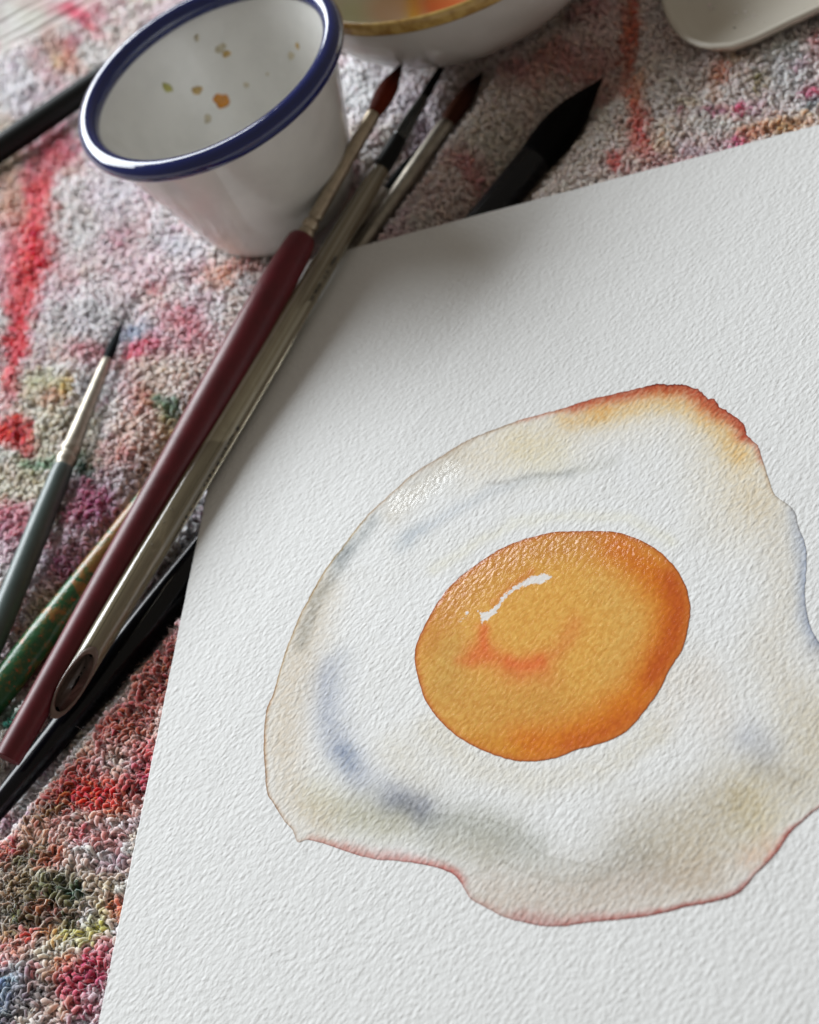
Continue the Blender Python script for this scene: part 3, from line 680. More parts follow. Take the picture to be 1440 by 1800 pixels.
# soft washes: polyline, sigma, rgb at full strength, strength
WASH = [
 ([(840, 800), (960, 755), (1080, 720), (1180, 712), (1260, 745), (1300, 800), (1325, 860)], 34, (234, 222, 200), .75),
 ([(1060, 722), (1150, 702), (1220, 712), (1270, 750), (1305, 800)], 17, (236, 190, 122), .6), ([(990, 740), (1060, 726)], 12, (238, 196, 140), .6),
 ([(920, 790), (960, 800)], 30, (240, 224, 186), .45), ([(1270, 830), (1300, 900)], 50, (226, 214, 190), .45),
 ([(1345, 900), (1380, 980), (1385, 1060), (1350, 1140), (1380, 1200)], 32, (222, 214, 200), .6),
 ([(1395, 905), (1406, 950), (1410, 1030), (1412, 1080), (1432, 1130)], 10, (190, 198, 214), .7),
 ([(1230, 1180), (1260, 1260)], 30, (226, 214, 200), .4), ([(1440, 1140), (1500, 1180)], 16, (180, 178, 178), .6),
 ([(800, 800), (740, 850), (690, 900)], 16, (212, 204, 190), .6),
 ([(655, 915), (618, 962), (585, 1010), (560, 1050), (545, 1090), (530, 1130)], 9, (164, 168, 168), .6), ([(610, 970), (600, 985)], 8, (160, 164, 166), .5),
 ([(560, 1040), (535, 1120), (515, 1190), (505, 1250), (500, 1330), (515, 1400), (560, 1440)], 28, (216, 202, 182), .8),
 ([(600, 1150), (580, 1170), (578, 1220), (582, 1290)], 15, (200, 204, 212), .5),
 ([(576, 1190), (580, 1260), (600, 1320), (640, 1370), (690, 1400), (750, 1422)], 24, (196, 199, 208), .75), ([(602, 1325), (630, 1365)], 16, (186, 192, 206), .5), ([(690, 1400), (735, 1418)], 18, (184, 188, 202), .5), ([(608, 1322), (616, 1340)], 13, (152, 164, 184), .55), ([(700, 1412), (735, 1420)], 16, (150, 154, 172), .6),
 ([(560, 1400), (620, 1430), (700, 1440)], 26, (204, 200, 176), .7), ([(640, 1430), (760, 1450), (860, 1470)], 30, (196, 194, 184), .75),
 ([(780, 1440), (860, 1450), (930, 1480)], 24, (184, 186, 180), .55), ([(780, 1490), (850, 1500)], 20, (206, 200, 186), .5),
 ([(900, 1500), (980, 1530), (1060, 1535), (1130, 1500)], 34, (202, 199, 190), .6), ([(1080, 1505), (1150, 1520)], 26, (196, 197, 196), .35),
 ([(860, 1580), (960, 1590), (1100, 1570), (1240, 1540)], 38, (200, 182, 166), .75), ([(1120, 1470), (1200, 1440), (1270, 1400)], 44, (194, 186, 172), .65),
 ([(1220, 1490), (1300, 1440), (1370, 1400), (1430, 1350), (1440, 1280)], 54, (206, 194, 170), .75), ([(1310, 1400), (1330, 1440)], 30, (222, 208, 168), .5),
 ([(1320, 1300), (1345, 1320)], 24, (186, 190, 202), .55), ([(1330, 1345), (1400, 1370)], 16, (184, 178, 166), .5), ([(1320, 1510), (1350, 1490)], 18, (222, 176, 150), .5),
 ([(760, 1280), (830, 1345), (940, 1375), (1060, 1350), (1150, 1290)], 20, (222, 214, 196), .6), ([(700, 1330), (740, 1380)], 30, (222, 214, 196), .5), ([(1180, 1200), (1170, 1260)], 24, (226, 214, 198), .4),
 ([(760, 1000), (820, 960), (900, 920), (1000, 905), (1110, 912), (1180, 955)], 7, (246, 232, 212), .5),
 ([(1000, 830), (920, 845), (850, 870), (780, 905), (720, 950)], 8, (194, 200, 208), .45), ([(700, 960), (740, 930)], 10, (190, 198, 206), .4),
 ([(860, 850), (935, 838), (975, 833), (1008, 825)], 2.2, (150, 148, 144), .35), ([(1005, 825), (1080, 810)], 8, (206, 206, 200), .5),
 ([(1200, 1620), (900, 1600)], 2, (255, 255, 255), 0),
]
EDGE = [  # x, y, band rgb, band width px, strength, line rgb, line strength
 (1176, 675, (180, 68, 22), 18, .97, (104, 36, 30), .85), (1245, 702, (184, 76, 44), 22, .97, (130, 60, 74), .6), (1309, 755, (184, 72, 40), 18, .97, (130, 60, 74), .6),
 (1332, 790, (190, 96, 62), 8, .7, (150, 90, 80), .5), (1348, 840, (196, 160, 110), 6, .4, (150, 124, 96), .45), (1384, 886, (190, 184, 176), 6, .3, (140, 134, 132), .45),
 (1416, 1000, (176, 190, 214), 8, .5, (130, 140, 164), .5), (1430, 1110, (170, 180, 200), 8, .5, (120, 126, 144), .6), (1500, 1200, (170, 160, 160), 8, .5, (110, 100, 110), .6),
 (1100, 687, (186, 74, 34), 16, .92, (130, 60, 56), .6), (1034, 703, (188, 76, 38), 13, .92, (150, 80, 60), .5), (951, 728, (206, 120, 82), 6, .65, (160, 90, 66), .5), (868, 755, (176, 142, 104), 5, .5, (136, 104, 74), .6),
 (766, 808, (196, 174, 146), 8, .5, (160, 120, 82), .6), (693, 862, (200, 180, 150), 6, .4, (166, 126, 76), .7), (595, 970, (206, 184, 140), 4, .4, (186, 150, 84), .8), (505, 1137, (210, 190, 150), 4, .4, (176, 142, 90), .75),
 (466, 1290, (198, 156, 104), 5, .65, (150, 112, 66), .75), (469, 1391, (196, 152, 104), 5, .6, (140, 106, 66), .75), (510, 1456, (204, 176, 148), 7, .5, (156, 124, 96), .6), (523, 1481, (204, 178, 156), 6, .4, (170, 140, 120), .5),
 (560, 1480, (200, 124, 106), 9, .7, (160, 90, 80), .5), (620, 1500, (196, 114, 98), 14, .75, (160, 84, 76), .5), (680, 1512, (192, 108, 96), 15, .7, (160, 84, 76), .4), (751, 1521, (198, 100, 84), 11, .75, (150, 70, 66), .6), (798, 1538, (196, 88, 74), 11, .85, (130, 60, 60), .7),
 (826, 1578, (198, 140, 130), 7, .5, (156, 106, 100), .5), (870, 1605, (196, 136, 124), 12, .5, (150, 100, 96), .5), (925, 1622, (190, 110, 106), 22, .65, (140, 76, 80), .6), (1023, 1623, (188, 96, 88), 14, .75, (130, 50, 50), .6), (1100, 1615, (186, 92, 82), 10, .8, (140, 54, 50), .7),
 (1206, 1594, (178, 78, 68), 7, .85, (120, 46, 44), .75), (1300, 1567, (168, 74, 64), 8, .85, (96, 36, 34), .85), (1329, 1536, (170, 80, 66), 6, .7, (84, 34, 34), .85), (1370, 1492, (186, 78, 70), 8, .85, (130, 44, 48), .75), (1440, 1419, (160, 80, 78), 4, .7, (120, 50, 52), .8), (1510, 1300, (170, 90, 80), 6, .7, (120, 50, 50), .7)]
def idw(P, key):
    X = np.array([e[:2] for e in EDGE], float)
    d2 = ((P[:, None] - X[None]) ** 2).sum(2) + 30
    W = 1 / d2 ** 2; W /= W.sum(1, keepdims=True)
    return W @ key
def tri_region(outer_px, step):
    S = outer_px
    mn, mx = S.min(0), S.max(0)
    G = np.stack(np.meshgrid(np.arange(mn[0], mx[0], step), np.arange(mn[1], mx[1], step)), -1).reshape(-1, 2)
    G = G + rng.uniform(-.2, .2, G.shape) * step
    ok = inside(G, S); G = G[ok]
    d = seg_dist(G, S[::2], True); G = G[d > step * .45]
    pts = [Vector((float(a), float(b3))) for a, b3 in np.concatenate([S, G])]
    n = len(S); r = delaunay_2d_cdt(pts, [(i, (i + 1) % n) for i in range(n)], [list(range(n))], 1, 1e-5)
    return np.array([tuple(v) for v in r[0]]), [f for f in r[2]], n
def attr(me, name, val):
    a = me.attributes.new(name, 'FLOAT', 'POINT'); a.data.foreach_set('value', np.asarray(val, np.float32))
def flat_layer(name, P, T, z, mat, parent, outer_world):
    W = ats(P, z)
    # a thin turned-down lip so the layer has thickness
    o_ = mesh_obj(name, W, T, mat, parent)
    return o_, W
def orient_up(P, T):
    out_ = []
    for f in T:
        a, b3, c = P[f[0]], P[f[1]], P[f[2]]
        cr_ = (b3[0] - a[0]) * (c[1] - a[1]) - (b3[1] - a[1]) * (c[0] - a[0])
        out_.append(tuple(f) if cr_ < 0 else tuple(reversed(f)))
    return out_

# --- egg white
Pw, Tw, nb = tri_region(egg_px, 5.0); Tw = orient_up(Pw, Tw)
wash = np.ones((len(Pw), 3))
wx = Pw[:, 0] + 16 * (fbm(Pw[:, 0], Pw[:, 1], 40, 101) - .5); wy = Pw[:, 1] + 16 * (fbm(Pw[:, 0], Pw[:, 1], 40, 111) - .5)
Wp = np.stack([wx, wy], -1)
white = lin((236, 236, 235))
for poly, sg_, rgb, s_ in WASH:
    if s_ == 0: continue
    d = seg_dist(Wp, poly); f = (s_ * np.where(Pw[:, 1] > 1330, .72, .88) * np.exp(-.5 * (d / sg_) ** 2))[:, None]
    wash *= np.minimum(lin(rgb) / white, 1.0) ** f
dE = seg_dist(Pw, egg_px, True)
band = lin(np.array([e[2] for e in EDGE])) / white; bs = np.array([e[4] for e in EDGE])[:, None]
bcol = idw(Pw, 1 - bs + bs * np.minimum(band, 1)); bwid = idw(Pw, np.array([e[3] for e in EDGE], float)[:, None])[:, 0]
lnc = lin(np.array([e[5] for e in EDGE])) / white; ls = np.array([e[6] for e in EDGE])[:, None]
lcol = idw(Pw, 1 - ls + ls * np.minimum(lnc, 1))
wm, nt, b = mat_new('egg_white_wash'); k = N(nt)
g, h, big, mid, fine = paper_height(k)
at_ = lambda nm: k.add('ShaderNodeAttribute', attribute_name=nm)
cw, cband, cline = at_('wash').outputs['Color'], at_('band').outputs['Color'], at_('line').outputs['Color']
dist, bw_ = at_('edge').outputs['Fac'], at_('band_width').outputs['Fac']
ed = k.noise(g.outputs['Position'], 900, 3, .6)
dn = k.math('ADD', dist, k.math('MULTIPLY', k.math('SUBTRACT', ed, .5), 7.0))
r1 = k.math('DIVIDE', dn, bw_); fb = k.math('POWER', 2.718, k.math('MULTIPLY', k.math('MULTIPLY', r1, k.math('MAXIMUM', r1, 0)), -1.1))
r2 = k.math('DIVIDE', k.math('ADD', dist, k.math('MULTIPLY', k.math('SUBTRACT', ed, .5), 3.0)), 2.1); fl = k.math('POWER', 2.718, k.math('MULTIPLY', k.math('MULTIPLY', r2, k.math('MAXIMUM', r2, 0)), -1.0))
gran = k.math('ADD', k.math('MULTIPLY', k.ramp(k.math('ADD', big, k.math('MULTIPLY', fine, .3)), .45, .85), -.45), 1.12)
fb2 = k.math('MULTIPLY', fb, gran, clamp=True)
def powc(col, f):
    n_ = k.add('ShaderNodeGamma'); k.l(col, n_.inputs[0]); k.l(f, n_.inputs[1]); return n_.outputs[0]
c1 = powc(cband, fb2); c2_ = powc(cline, fl); cw2 = powc(cw, gran)
cc = k.mix(1.0, k.mix(1.0, cw2, c1, 'MULTIPLY'), c2_, 'MULTIPLY')
pt = at_('patch').outputs['Fac']; pe = k.math('ADD', pt, k.math('MULTIPLY', k.math('SUBTRACT', k.noise(g.outputs['Position'], 500, 4, .6), .5), 16.0))
cc = k.mix(k.math('MULTIPLY', k.ramp(pe, -1.5, 2.0), .38), cc, (.88, .89, .875), 'MULTIPLY')
cc = k.mix(k.math('MULTIPLY', k.math('MULTIPLY', k.ramp(pe, -1.0, 1.0), k.ramp(pe, 6.0, 1.0)), .5), cc, (.80, .79, .77), 'MULTIPLY')
bl = k.noise(g.outputs['Position'], 75, 3, .55, .6)
cc = k.mix(k.math('MULTIPLY', k.ramp(bl, .50, .53), .5), cc, (.965, .96, .945), 'MULTIPLY')
k.l(k.mix(1.0, cc, PAPER, 'MULTIPLY'), b.inputs['Base Color'])
b.inputs['Roughness'].default_value = .80; b.inputs['Specular IOR Level'].default_value = .25
gl = at_('gloss').outputs['Fac']; gn = k.ramp(k.math('ADD', k.noise(g.outputs['Position'], 420, 3, .6), k.math('MULTIPLY', gl, .5)), .62, .80)
gm = k.math('MULTIPLY', gl, gn, clamp=True)
k.l(k.math('MULTIPLY', gm, .7), b.inputs['Coat Weight']); b.inputs['Coat Roughness'].default_value = .16
bp = paper_bump(k, h, b); k.l(bp.outputs[0], b.inputs['Coat Normal'])
egg, W = flat_layer('painted_egg_white', Pw, Tw, .00005, wm, paper, None)
for nm, c in (('wash', wash), ('band', bcol), ('line', lcol)): set_col(egg.data, nm, c)
PATCH = [(735, 1428), (800, 1432), (860, 1440), (905, 1455), (925, 1480), (960, 1505), (1020, 1515), (1085, 1530), (1060, 1550), (1000, 1553), (950, 1547), (905, 1530), (880, 1512), (850, 1535), (820, 1543), (780, 1518), (735, 1500)]
pd = seg_dist(Pw, PATCH, True); attr(egg.data, 'patch', np.where(inside(Pw, np.array(PATCH, float)), pd, -pd))
attr(egg.data, 'edge', dE); attr(egg.data, 'band_width', bwid)
attr(egg.data, 'gloss', np.clip(1.5 * np.exp(-(seg_dist(Wp, [(700, 885), (745, 862), (795, 828)]) / 16) ** 2), 0, 1))

# --- yolk
Py, Ty, nb = tri_region(yolk_px, 3.5); Ty = orient_up(Py, Ty)
cy_ = np.repeat(lin((226, 172, 80))[None], len(Py), 0)
wx = Py[:, 0] + 9 * (fbm(Py[:, 0], Py[:, 1], 30, 121) - .5); wy = Py[:, 1] + 9 * (fbm(Py[:, 0], Py[:, 1], 30, 131) - .5)
Yp = np.stack([wx, wy], -1)
dY = seg_dist(Py, yolk_px, True)
YW = [([(760, 1130), (790, 1060), (850, 1000), (920, 965), (1000, 950), (1070, 950)], 24, (206, 138, 52), .75),
      ([(800, 1150), (780, 1200)], 26, (206, 166, 84), .7), ([(960, 1240), (860, 1250), (800, 1230)], 40, (206, 152, 68), .6), ([(1060, 1030), (1110, 1090), (1080, 1180)], 26, (222, 178, 96), .55),
      ([(1090, 960), (1150, 1010), (1180, 1060), (1180, 1110), (1155, 1170), (1120, 1225), (1060, 1275), (980, 1305), (920, 1312)], 30, (216, 124, 10), 1.0),
      ([(1150, 1190), (1185, 1120), (1195, 1070), (1180, 1020)], 18, (194, 88, 2), .95), ([(1130, 1250), (1060, 1290), (1000, 1312)], 14, (202, 98, 4), .8), ([(840, 1300), (900, 1320)], 14, (210, 138, 26), .7),
      ([(850, 1105), (852, 1135)], 8, (226, 104, 40), .75), ([(838, 1150), (862, 1152)], 15, (224, 98, 38), .7), ([(895, 1165), (915, 1172), (950, 1165)], 13, (230, 92, 34), .75), ([(808, 1160), (830, 1165)], 9, (220, 112, 46), .5),
      ([(975, 1150), (1000, 1120), (1010, 1100)], 13, (220, 128, 62), .5), ([(900, 1185), (960, 1190)], 18, (220, 130, 66), .4),
      ([(868, 1062), (900, 1030), (935, 1006)], 5, (206, 106, 34), .5)]
for poly, sg_, rgb, s_ in YW:
    d = seg_dist(Yp, poly); f = (s_ * np.exp(-.5 * (d / sg_) ** 2))[:, None]; cy_ = cy_ * (1 - f) + f * lin(rgb)
sd = seg_dist(Py, REFL, True); sd = np.where(inside(Py, np.array(REFL, float)), sd, -sd)
s2 = 2.0 - seg_dist(Py, [(804, 1098), (813, 1088), (823, 1075)])
sd = np.maximum(sd, s2)
ym, nt, b = mat_new('yolk_paint'); k = N(nt)
g, h, big, mid, fine = paper_height(k)
cw = k.add('ShaderNodeAttribute', attribute_name='wash').outputs['Color']
dist = k.add('ShaderNodeAttribute', attribute_name='edge').outputs['Fac']
rs_ = k.add('ShaderNodeAttribute', attribute_name='reserve').outputs['Fac']
ed = k.noise(g.outputs['Position'], 1100, 3, .65); blot = k.noise(g.outputs['Position'], 300, 4, .6)
blot2 = k.noise(g.outputs['Position'], 620, 3, .6)
c1 = k.mix(k.math('MULTIPLY', k.ramp(blot2, .56, .40), .55), cw, (.93, .84, .66), 'MULTIPLY')
c1 = k.mix(k.math('MULTIPLY', k.ramp(blot, .50, .62), .30), c1, (1.04, 1.06, 1.10), 'MULTIPLY')
c1 = k.mix(k.math('MULTIPLY', k.ramp(k.noise(g.outputs['Position'], 190, 3, .6), .5, .75), .07), c1, tuple(lin((204, 116, 34))), 'MIX')
c1 = k.mix(k.math('MULTIPLY', k.ramp(big, .62, .38), .55), c1, (.84, .66, .40), 'MULTIPLY')
r1 = k.math('DIVIDE', k.math('ADD', dist, k.math('MULTIPLY', k.math('SUBTRACT', ed, .5), 6.0)), 8.0); f1 = k.math('POWER', 2.718, k.math('MULTIPLY', k.math('MULTIPLY', r1, k.math('MAXIMUM', r1, 0)), -1.0))
c1 = k.mix(k.math('MULTIPLY', f1, .75, clamp=True), c1, tuple(lin((196, 102, 22))))
r2 = k.math('DIVIDE', k.math('ADD', dist, k.math('MULTIPLY', k.math('SUBTRACT', ed, .5), 2.6)), 2.3); f2 = k.math('POWER', 2.718, k.math('MULTIPLY', k.math('MULTIPLY', r2, k.math('MAXIMUM', r2, 0)), -1.0))
c1 = k.mix(k.math('MULTIPLY', f2, .8, clamp=True), c1, tuple(lin((146, 66, 12))))
fr = k.math('MULTIPLY', k.ramp(k.math('ADD', rs_, k.math('MULTIPLY', k.math('SUBTRACT', ed, .5), 20.0)), -.2, 3.4), .9)
k.l(k.mix(fr, c1, PAPER), b.inputs['Base Color'])
b.inputs['Roughness'].default_value = .7; b.inputs['Specular IOR Level'].default_value = .2
gy_ = k.add('ShaderNodeAttribute', attribute_name='gloss').outputs['Fac']
k.l(k.math('MULTIPLY', k.math('SUBTRACT', 1.0, fr), gy_), b.inputs['Coat Weight']); b.inputs['Coat Roughness'].default_value = .13
bp = paper_bump(k, h, b, .45); bq = paper_bump(k, h, b, .85, 'Coat Normal')
yo, W = flat_layer('painted_yolk', Py, Ty, .0001, ym, paper, None)
set_col(yo.data, 'wash', cy_); attr(yo.data, 'edge', dY); attr(yo.data, 'reserve', sd)
attr(yo.data, 'gloss', .06 + .85 * np.exp(-(seg_dist(Yp, [(790, 1040), (860, 985), (930, 955), (1000, 945), (1070, 945), (1120, 960)]) / 42) ** 2))

# ------------------------------------------------------------------ brushes
class Axis:
    def __init__(s, key):
        s.A, s.B = AXW[key]; s.D = s.B - s.A; s.L = np.linalg.norm(s.D); s.d = s.D / s.L
        s.ts = np.linspace(-.2, 1.3, 3001); s.pp = pix(s.A + s.ts[:, None] * s.D)
        up = np.array([0, 0, 1.0]); s.u = up - s.d * (up @ s.d); s.u /= np.linalg.norm(s.u); s.v = np.cross(s.d, s.u)
    def t(s, px, py):
        i = np.argmin((s.pp[:, 0] - px) ** 2 + (s.pp[:, 1] - py) ** 2); return s.ts[i]
    def pt(s, t): return s.A + s.D * t
def tube(name, ax, st, mat, parent, seg=40, sub=6, slant=None, caps=True, oval=1.0):
    """st: (px, py, half width in photo px) stations -> one skin round the axis"""
    T = np.array([ax.t(a, b2) for a, b2, _ in st]); Rr = np.array([hw * depth(ax.pt(t)) / F for t, (_, _, hw) in zip(T, st)])
    o_ = np.argsort(T); T, Rr = T[o_], Rr[o_]
    tt_, rr_ = [], []
    for i in range(len(T) - 1):
        m = np.diff(Rr)
        for q_ in range(sub):
            f = q_ / sub; tt_.append(T[i] + (T[i + 1] - T[i]) * f)
            r0, r1 = Rr[i], Rr[i + 1]
            s0 = (Rr[i + 1] - Rr[i - 1]) / (T[i + 1] - T[i - 1]) if i > 0 else (r1 - r0) / (T[i + 1] - T[i])
            s1 = (Rr[i + 2] - Rr[i]) / (T[i + 2] - T[i]) if i + 2 < len(T) else (r1 - r0) / (T[i + 1] - T[i])
            h_ = T[i + 1] - T[i]
            f2_, f3 = f * f, f ** 3
            r = (2 * f3 - 3 * f2_ + 1) * r0 + (f3 - 2 * f2_ + f) * h_ * s0 + (-2 * f3 + 3 * f2_) * r1 + (f3 - f2_) * h_ * s1 if sub > 1 else r0
            rr_.append(max(r, min(r0, r1) * .8))
    tt_.append(T[-1]); rr_.append(Rr[-1])
    V, Fc, A3 = [], [], []
    ca = np.linspace(0, 2 * math.pi, seg, endpoint=False)
    for t, r in zip(tt_, rr_):
        c = ax.pt(t)
        for a in ca:
            tq = c
            p = c + ax.v * math.cos(a) * r + ax.u * math.sin(a) * r * oval
            if slant:
                lim = slant[0] + (slant[1] - slant[0]) * (1 - (math.sin(a + slant[2]) + 1) / 2)
                if t > lim: p = p - ax.D * (t - lim)
            V.append(p); A3.append((math.cos(a), math.sin(a), t * ax.L * 40))
    n = len(tt_)
    for i in range(n - 1):
        for j in range(seg):
            k2 = (j + 1) % seg; Fc.append((i * seg + j, (i + 1) * seg + j, (i + 1) * seg + k2, i * seg + k2))
    if caps:
        Fc.append(tuple(range(seg))); Fc.append(tuple((n - 1) * seg + j for j in range(seg - 1, -1, -1)))
    ob = mesh_obj(name, V, Fc, mat, parent)
    set_col(ob.data, 'strand', np.array(A3) * .5 + .5)
    if caps:
        ob.data.polygons[len(Fc) - 1].use_smooth = False; ob.data.polygons[len(Fc) - 2].use_smooth = False
    return ob
def surf(ax, px, py, hw):
    t = ax.t(px, py); c = ax.pt(t); r = hw * depth(c) / F
    toC = CAM - c; toC -= ax.d * (toC @ ax.d); toC /= np.linalg.norm(toC)
    sd_ = np.cross(ax.d, toC); q0 = pix(c); q1 = pix(c + sd_ * r); e = (q1 - q0); L = np.linalg.norm(e); s_ = np.clip(((np.array([px, py]) - q0) @ e) / L ** 2, -.97, .97)
    nr = sd_ * s_ + toC * math.sqrt(1 - s_ * s_)
    return c + nr * r, nr

def hair_mat(name, root, tip, t0, t1, L):
    m, nt, b = mat_new(name); k = N(nt)
    a = k.add('ShaderNodeAttribute', attribute_name='strand')
    mp = k.add('ShaderNodeMapping'); mp.inputs['Scale'].default_value = (34, 34, .9); k.l(a.outputs['Color'], mp.inputs[0])
    nz = k.noise(mp.outputs[0], 1.0, 3, .6)
    sp = k.add('ShaderNodeSeparateColor'); k.l(a.outputs['Color'], sp.inputs[0])
    f = k.math('ADD', k.math('DIVIDE', k.math('SUBTRACT', sp.outputs[2], t0 * L * 20 + .5), (t1 - t0) * L * 20), k.math('MULTIPLY', k.math('SUBTRACT', nz, .5), .5))
    c = k.mix(k.ramp(f, 0, 1), tip, root)
    k.l(k.mix(k.math('MULTIPLY', nz, .7), c, (0, 0, 0)), b.inputs['Base Color'])
    b.inputs['Roughness'].default_value = .5; b.inputs['Specular IOR Level'].default_value = .05
    bp = k.add('ShaderNodeBump'); bp.inputs['Strength'].default_value = .8; bp.inputs['Distance'].default_value = .0002
    k.l(nz, bp.inputs['Height']); k.l(bp.outputs[0], b.inputs['Normal'])
    return m
def lacquer(name, col, rough, coat=0.0, var=.85, sc=140, wear=None):
    m, nt, b = mat_new(name); k = N(nt); g = k.add('ShaderNodeNewGeometry')
    c = k.mix(k.ramp(k.noise(g.outputs['Position'], sc, 4, .6), .3, .7), col, tuple(np.array(col) * var))
    if wear:
        f = k.ramp(k.noise(g.outputs['Position'], 900, 3, .7), .72, .76); c = k.mix(k.math('MULTIPLY', f, .6), c, wear)
    k.l(c, b.inputs['Base Color']); b.inputs['Coat Weight'].default_value = coat; b.inputs['Coat Roughness'].default_value = .06
    rn_ = k.add('ShaderNodeMapRange'); k.l(k.noise(g.outputs['Position'], 500, 3, .6), rn_.inputs[0]); rn_.inputs[3].default_value = rough * .8; rn_.inputs[4].default_value = rough * 1.3
    k.l(rn_.outputs[0], b.inputs['Roughness'])
    bp = k.add('ShaderNodeBump'); bp.inputs['Strength'].default_value = .2; bp.inputs['Distance'].default_value = .0001
    k.l(k.noise(g.outputs['Position'], 700, 2), bp.inputs['Height']); k.l(bp.outputs[0], b.inputs['Normal'])
    return m
def metal(name, col, rough=.28):
    m, nt, b = mat_new(name); k = N(nt); g = k.add('ShaderNodeNewGeometry')
    b.inputs['Metallic'].default_value = 1
    k.l(k.mix(k.ramp(k.noise(g.outputs['Position'], 400, 4, .65), .35, .7), col, tuple(np.array(col) * .7)), b.inputs['Base Color'])
    rn_ = k.add('ShaderNodeMapRange'); k.l(k.noise(g.outputs['Position'], 700, 3, .6), rn_.inputs[0]); rn_.inputs[3].default_value = rough * .7; rn_.inputs[4].default_value = rough * 1.5
    k.l(rn_.outputs[0], b.inputs['Roughness'])
    return m
nickel = metal('nickel_ferrule', (.46, .42, .35), .42)
brass_nickel = metal('warm_nickel_ferrule', (.56, .47, .35), .34)
burg = lacquer('burgundy_lacquer', tuple(lin((98, 6, 24))), .38, .0, .7, 140, (.20, .09, .08))
blackl = lacquer('black_lacquer', (.003, .0035, .006), .18, .2, .8, 140, (.05, .05, .05))
blacks = lacquer('black_satin', (.004, .005, .005), .5, .0, .8)
for m_k in (blacks, blackl): m_k.node_tree.nodes['Principled BSDF'].inputs['Specular IOR Level'].default_value = .22
slate = lacquer('slate_green_lacquer', tuple(lin((84, 100, 98))), .34, .08, .85, 200, tuple(lin((150, 140, 120))))
quillm = lacquer('dark_clear_quill', tuple(lin((34, 40, 38))), .14, .7)

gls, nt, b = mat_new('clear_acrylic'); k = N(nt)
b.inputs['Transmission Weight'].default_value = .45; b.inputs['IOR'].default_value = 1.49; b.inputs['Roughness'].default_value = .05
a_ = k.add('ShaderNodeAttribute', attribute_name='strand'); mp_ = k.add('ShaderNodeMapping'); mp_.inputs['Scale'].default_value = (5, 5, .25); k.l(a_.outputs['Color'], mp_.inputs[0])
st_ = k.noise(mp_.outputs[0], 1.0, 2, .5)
k.l(k.mix(k.ramp(st_, .50, .60), k.mix(k.ramp(st_, .34, .42), (.13, .10, .055), (.34, .285, .18)), (.62, .58, .48)), b.inputs['Base Color'])  # refracted tan and light streaks of the clear rod painted into its colour
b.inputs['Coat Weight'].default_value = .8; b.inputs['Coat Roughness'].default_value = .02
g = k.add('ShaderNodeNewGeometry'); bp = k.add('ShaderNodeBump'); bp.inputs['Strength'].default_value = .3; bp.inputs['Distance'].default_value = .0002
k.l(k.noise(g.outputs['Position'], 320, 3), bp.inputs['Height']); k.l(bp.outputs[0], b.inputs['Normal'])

# 1. burgundy
ax = Axis('burgundy')
br = thing('paintbrush', 'paintbrush with long burgundy handle and crimped ferrule, lying in front of the cup', 'paintbrush', group='paintbrushes lying round the painted sheet')
tube('handle', ax, [(529, 412, 14), (527, 415, 22), (522, 424, 26), (503, 480, 30), (470, 545, 32), (429, 605, 33), (352, 738, 32), (302, 822, 30), (204, 1000, 29), (140, 1110, 27), (62, 1250, 25), (20, 1324, 24), (13, 1335, 23)], burg, br, sub=5)
tube('ferrule', ax, [(652, 198, 12), (650, 201, 13), (600, 290, 12.5), (557, 370, 12.5), (554, 375, 13), (551, 380, 13), (548, 384, 10), (545, 389, 13.5), (541, 396, 14.5), (538, 401, 11.5), (534, 406, 15), (530, 413, 14)], brass_nickel, br, sub=3)
t0, t1 = ax.t(707, 112), ax.t(652, 198)
tube('hair', ax, [(708, 110, .4), (702, 120, 5), (692, 136, 11), (680, 152, 17), (668, 172, 17), (652, 199, 12)], hair_mat('russet_hair', tuple(lin((120, 46, 26))), (.006, .004, .004), t0, t0 + (t1 - t0) * .75, ax.L), br)

# 2. clear acrylic
ax = Axis('clear')
br = thing('paintbrush', 'paintbrush with clear acrylic handle cut slantwise, lying on the painted sheet beside the burgundy brush', 'paintbrush', group='paintbrushes lying round the painted sheet')
cc_ = ax.pt(ax.t(140, 1208)); tc_ = CAM - cc_
sl = (ax.t(180, 1152), ax.t(95, 1258), math.pi / 2 - math.atan2(tc_ @ ax.u, tc_ @ ax.v))
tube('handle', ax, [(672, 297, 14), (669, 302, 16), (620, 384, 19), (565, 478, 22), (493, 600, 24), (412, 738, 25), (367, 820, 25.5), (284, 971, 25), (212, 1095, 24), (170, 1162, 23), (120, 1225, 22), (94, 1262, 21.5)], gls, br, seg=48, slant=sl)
cm_, nt, b = mat_new('cut_acrylic_face'); b.inputs['Base Color'].default_value = (.17, .12, .10, 1); b.inputs['Roughness'].default_value = .12  # brown seen through the clear end, painted on as base colour
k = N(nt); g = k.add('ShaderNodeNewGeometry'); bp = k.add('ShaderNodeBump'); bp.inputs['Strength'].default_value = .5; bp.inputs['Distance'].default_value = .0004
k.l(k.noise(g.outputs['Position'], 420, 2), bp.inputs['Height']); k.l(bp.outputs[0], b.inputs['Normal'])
hd = [c_ for c_ in br.children if c_.name.startswith('handle')][0]; nv = len(hd.data.vertices)
ringp = np.array([hd.data.vertices[i].co for i in range(nv - 48, nv)])
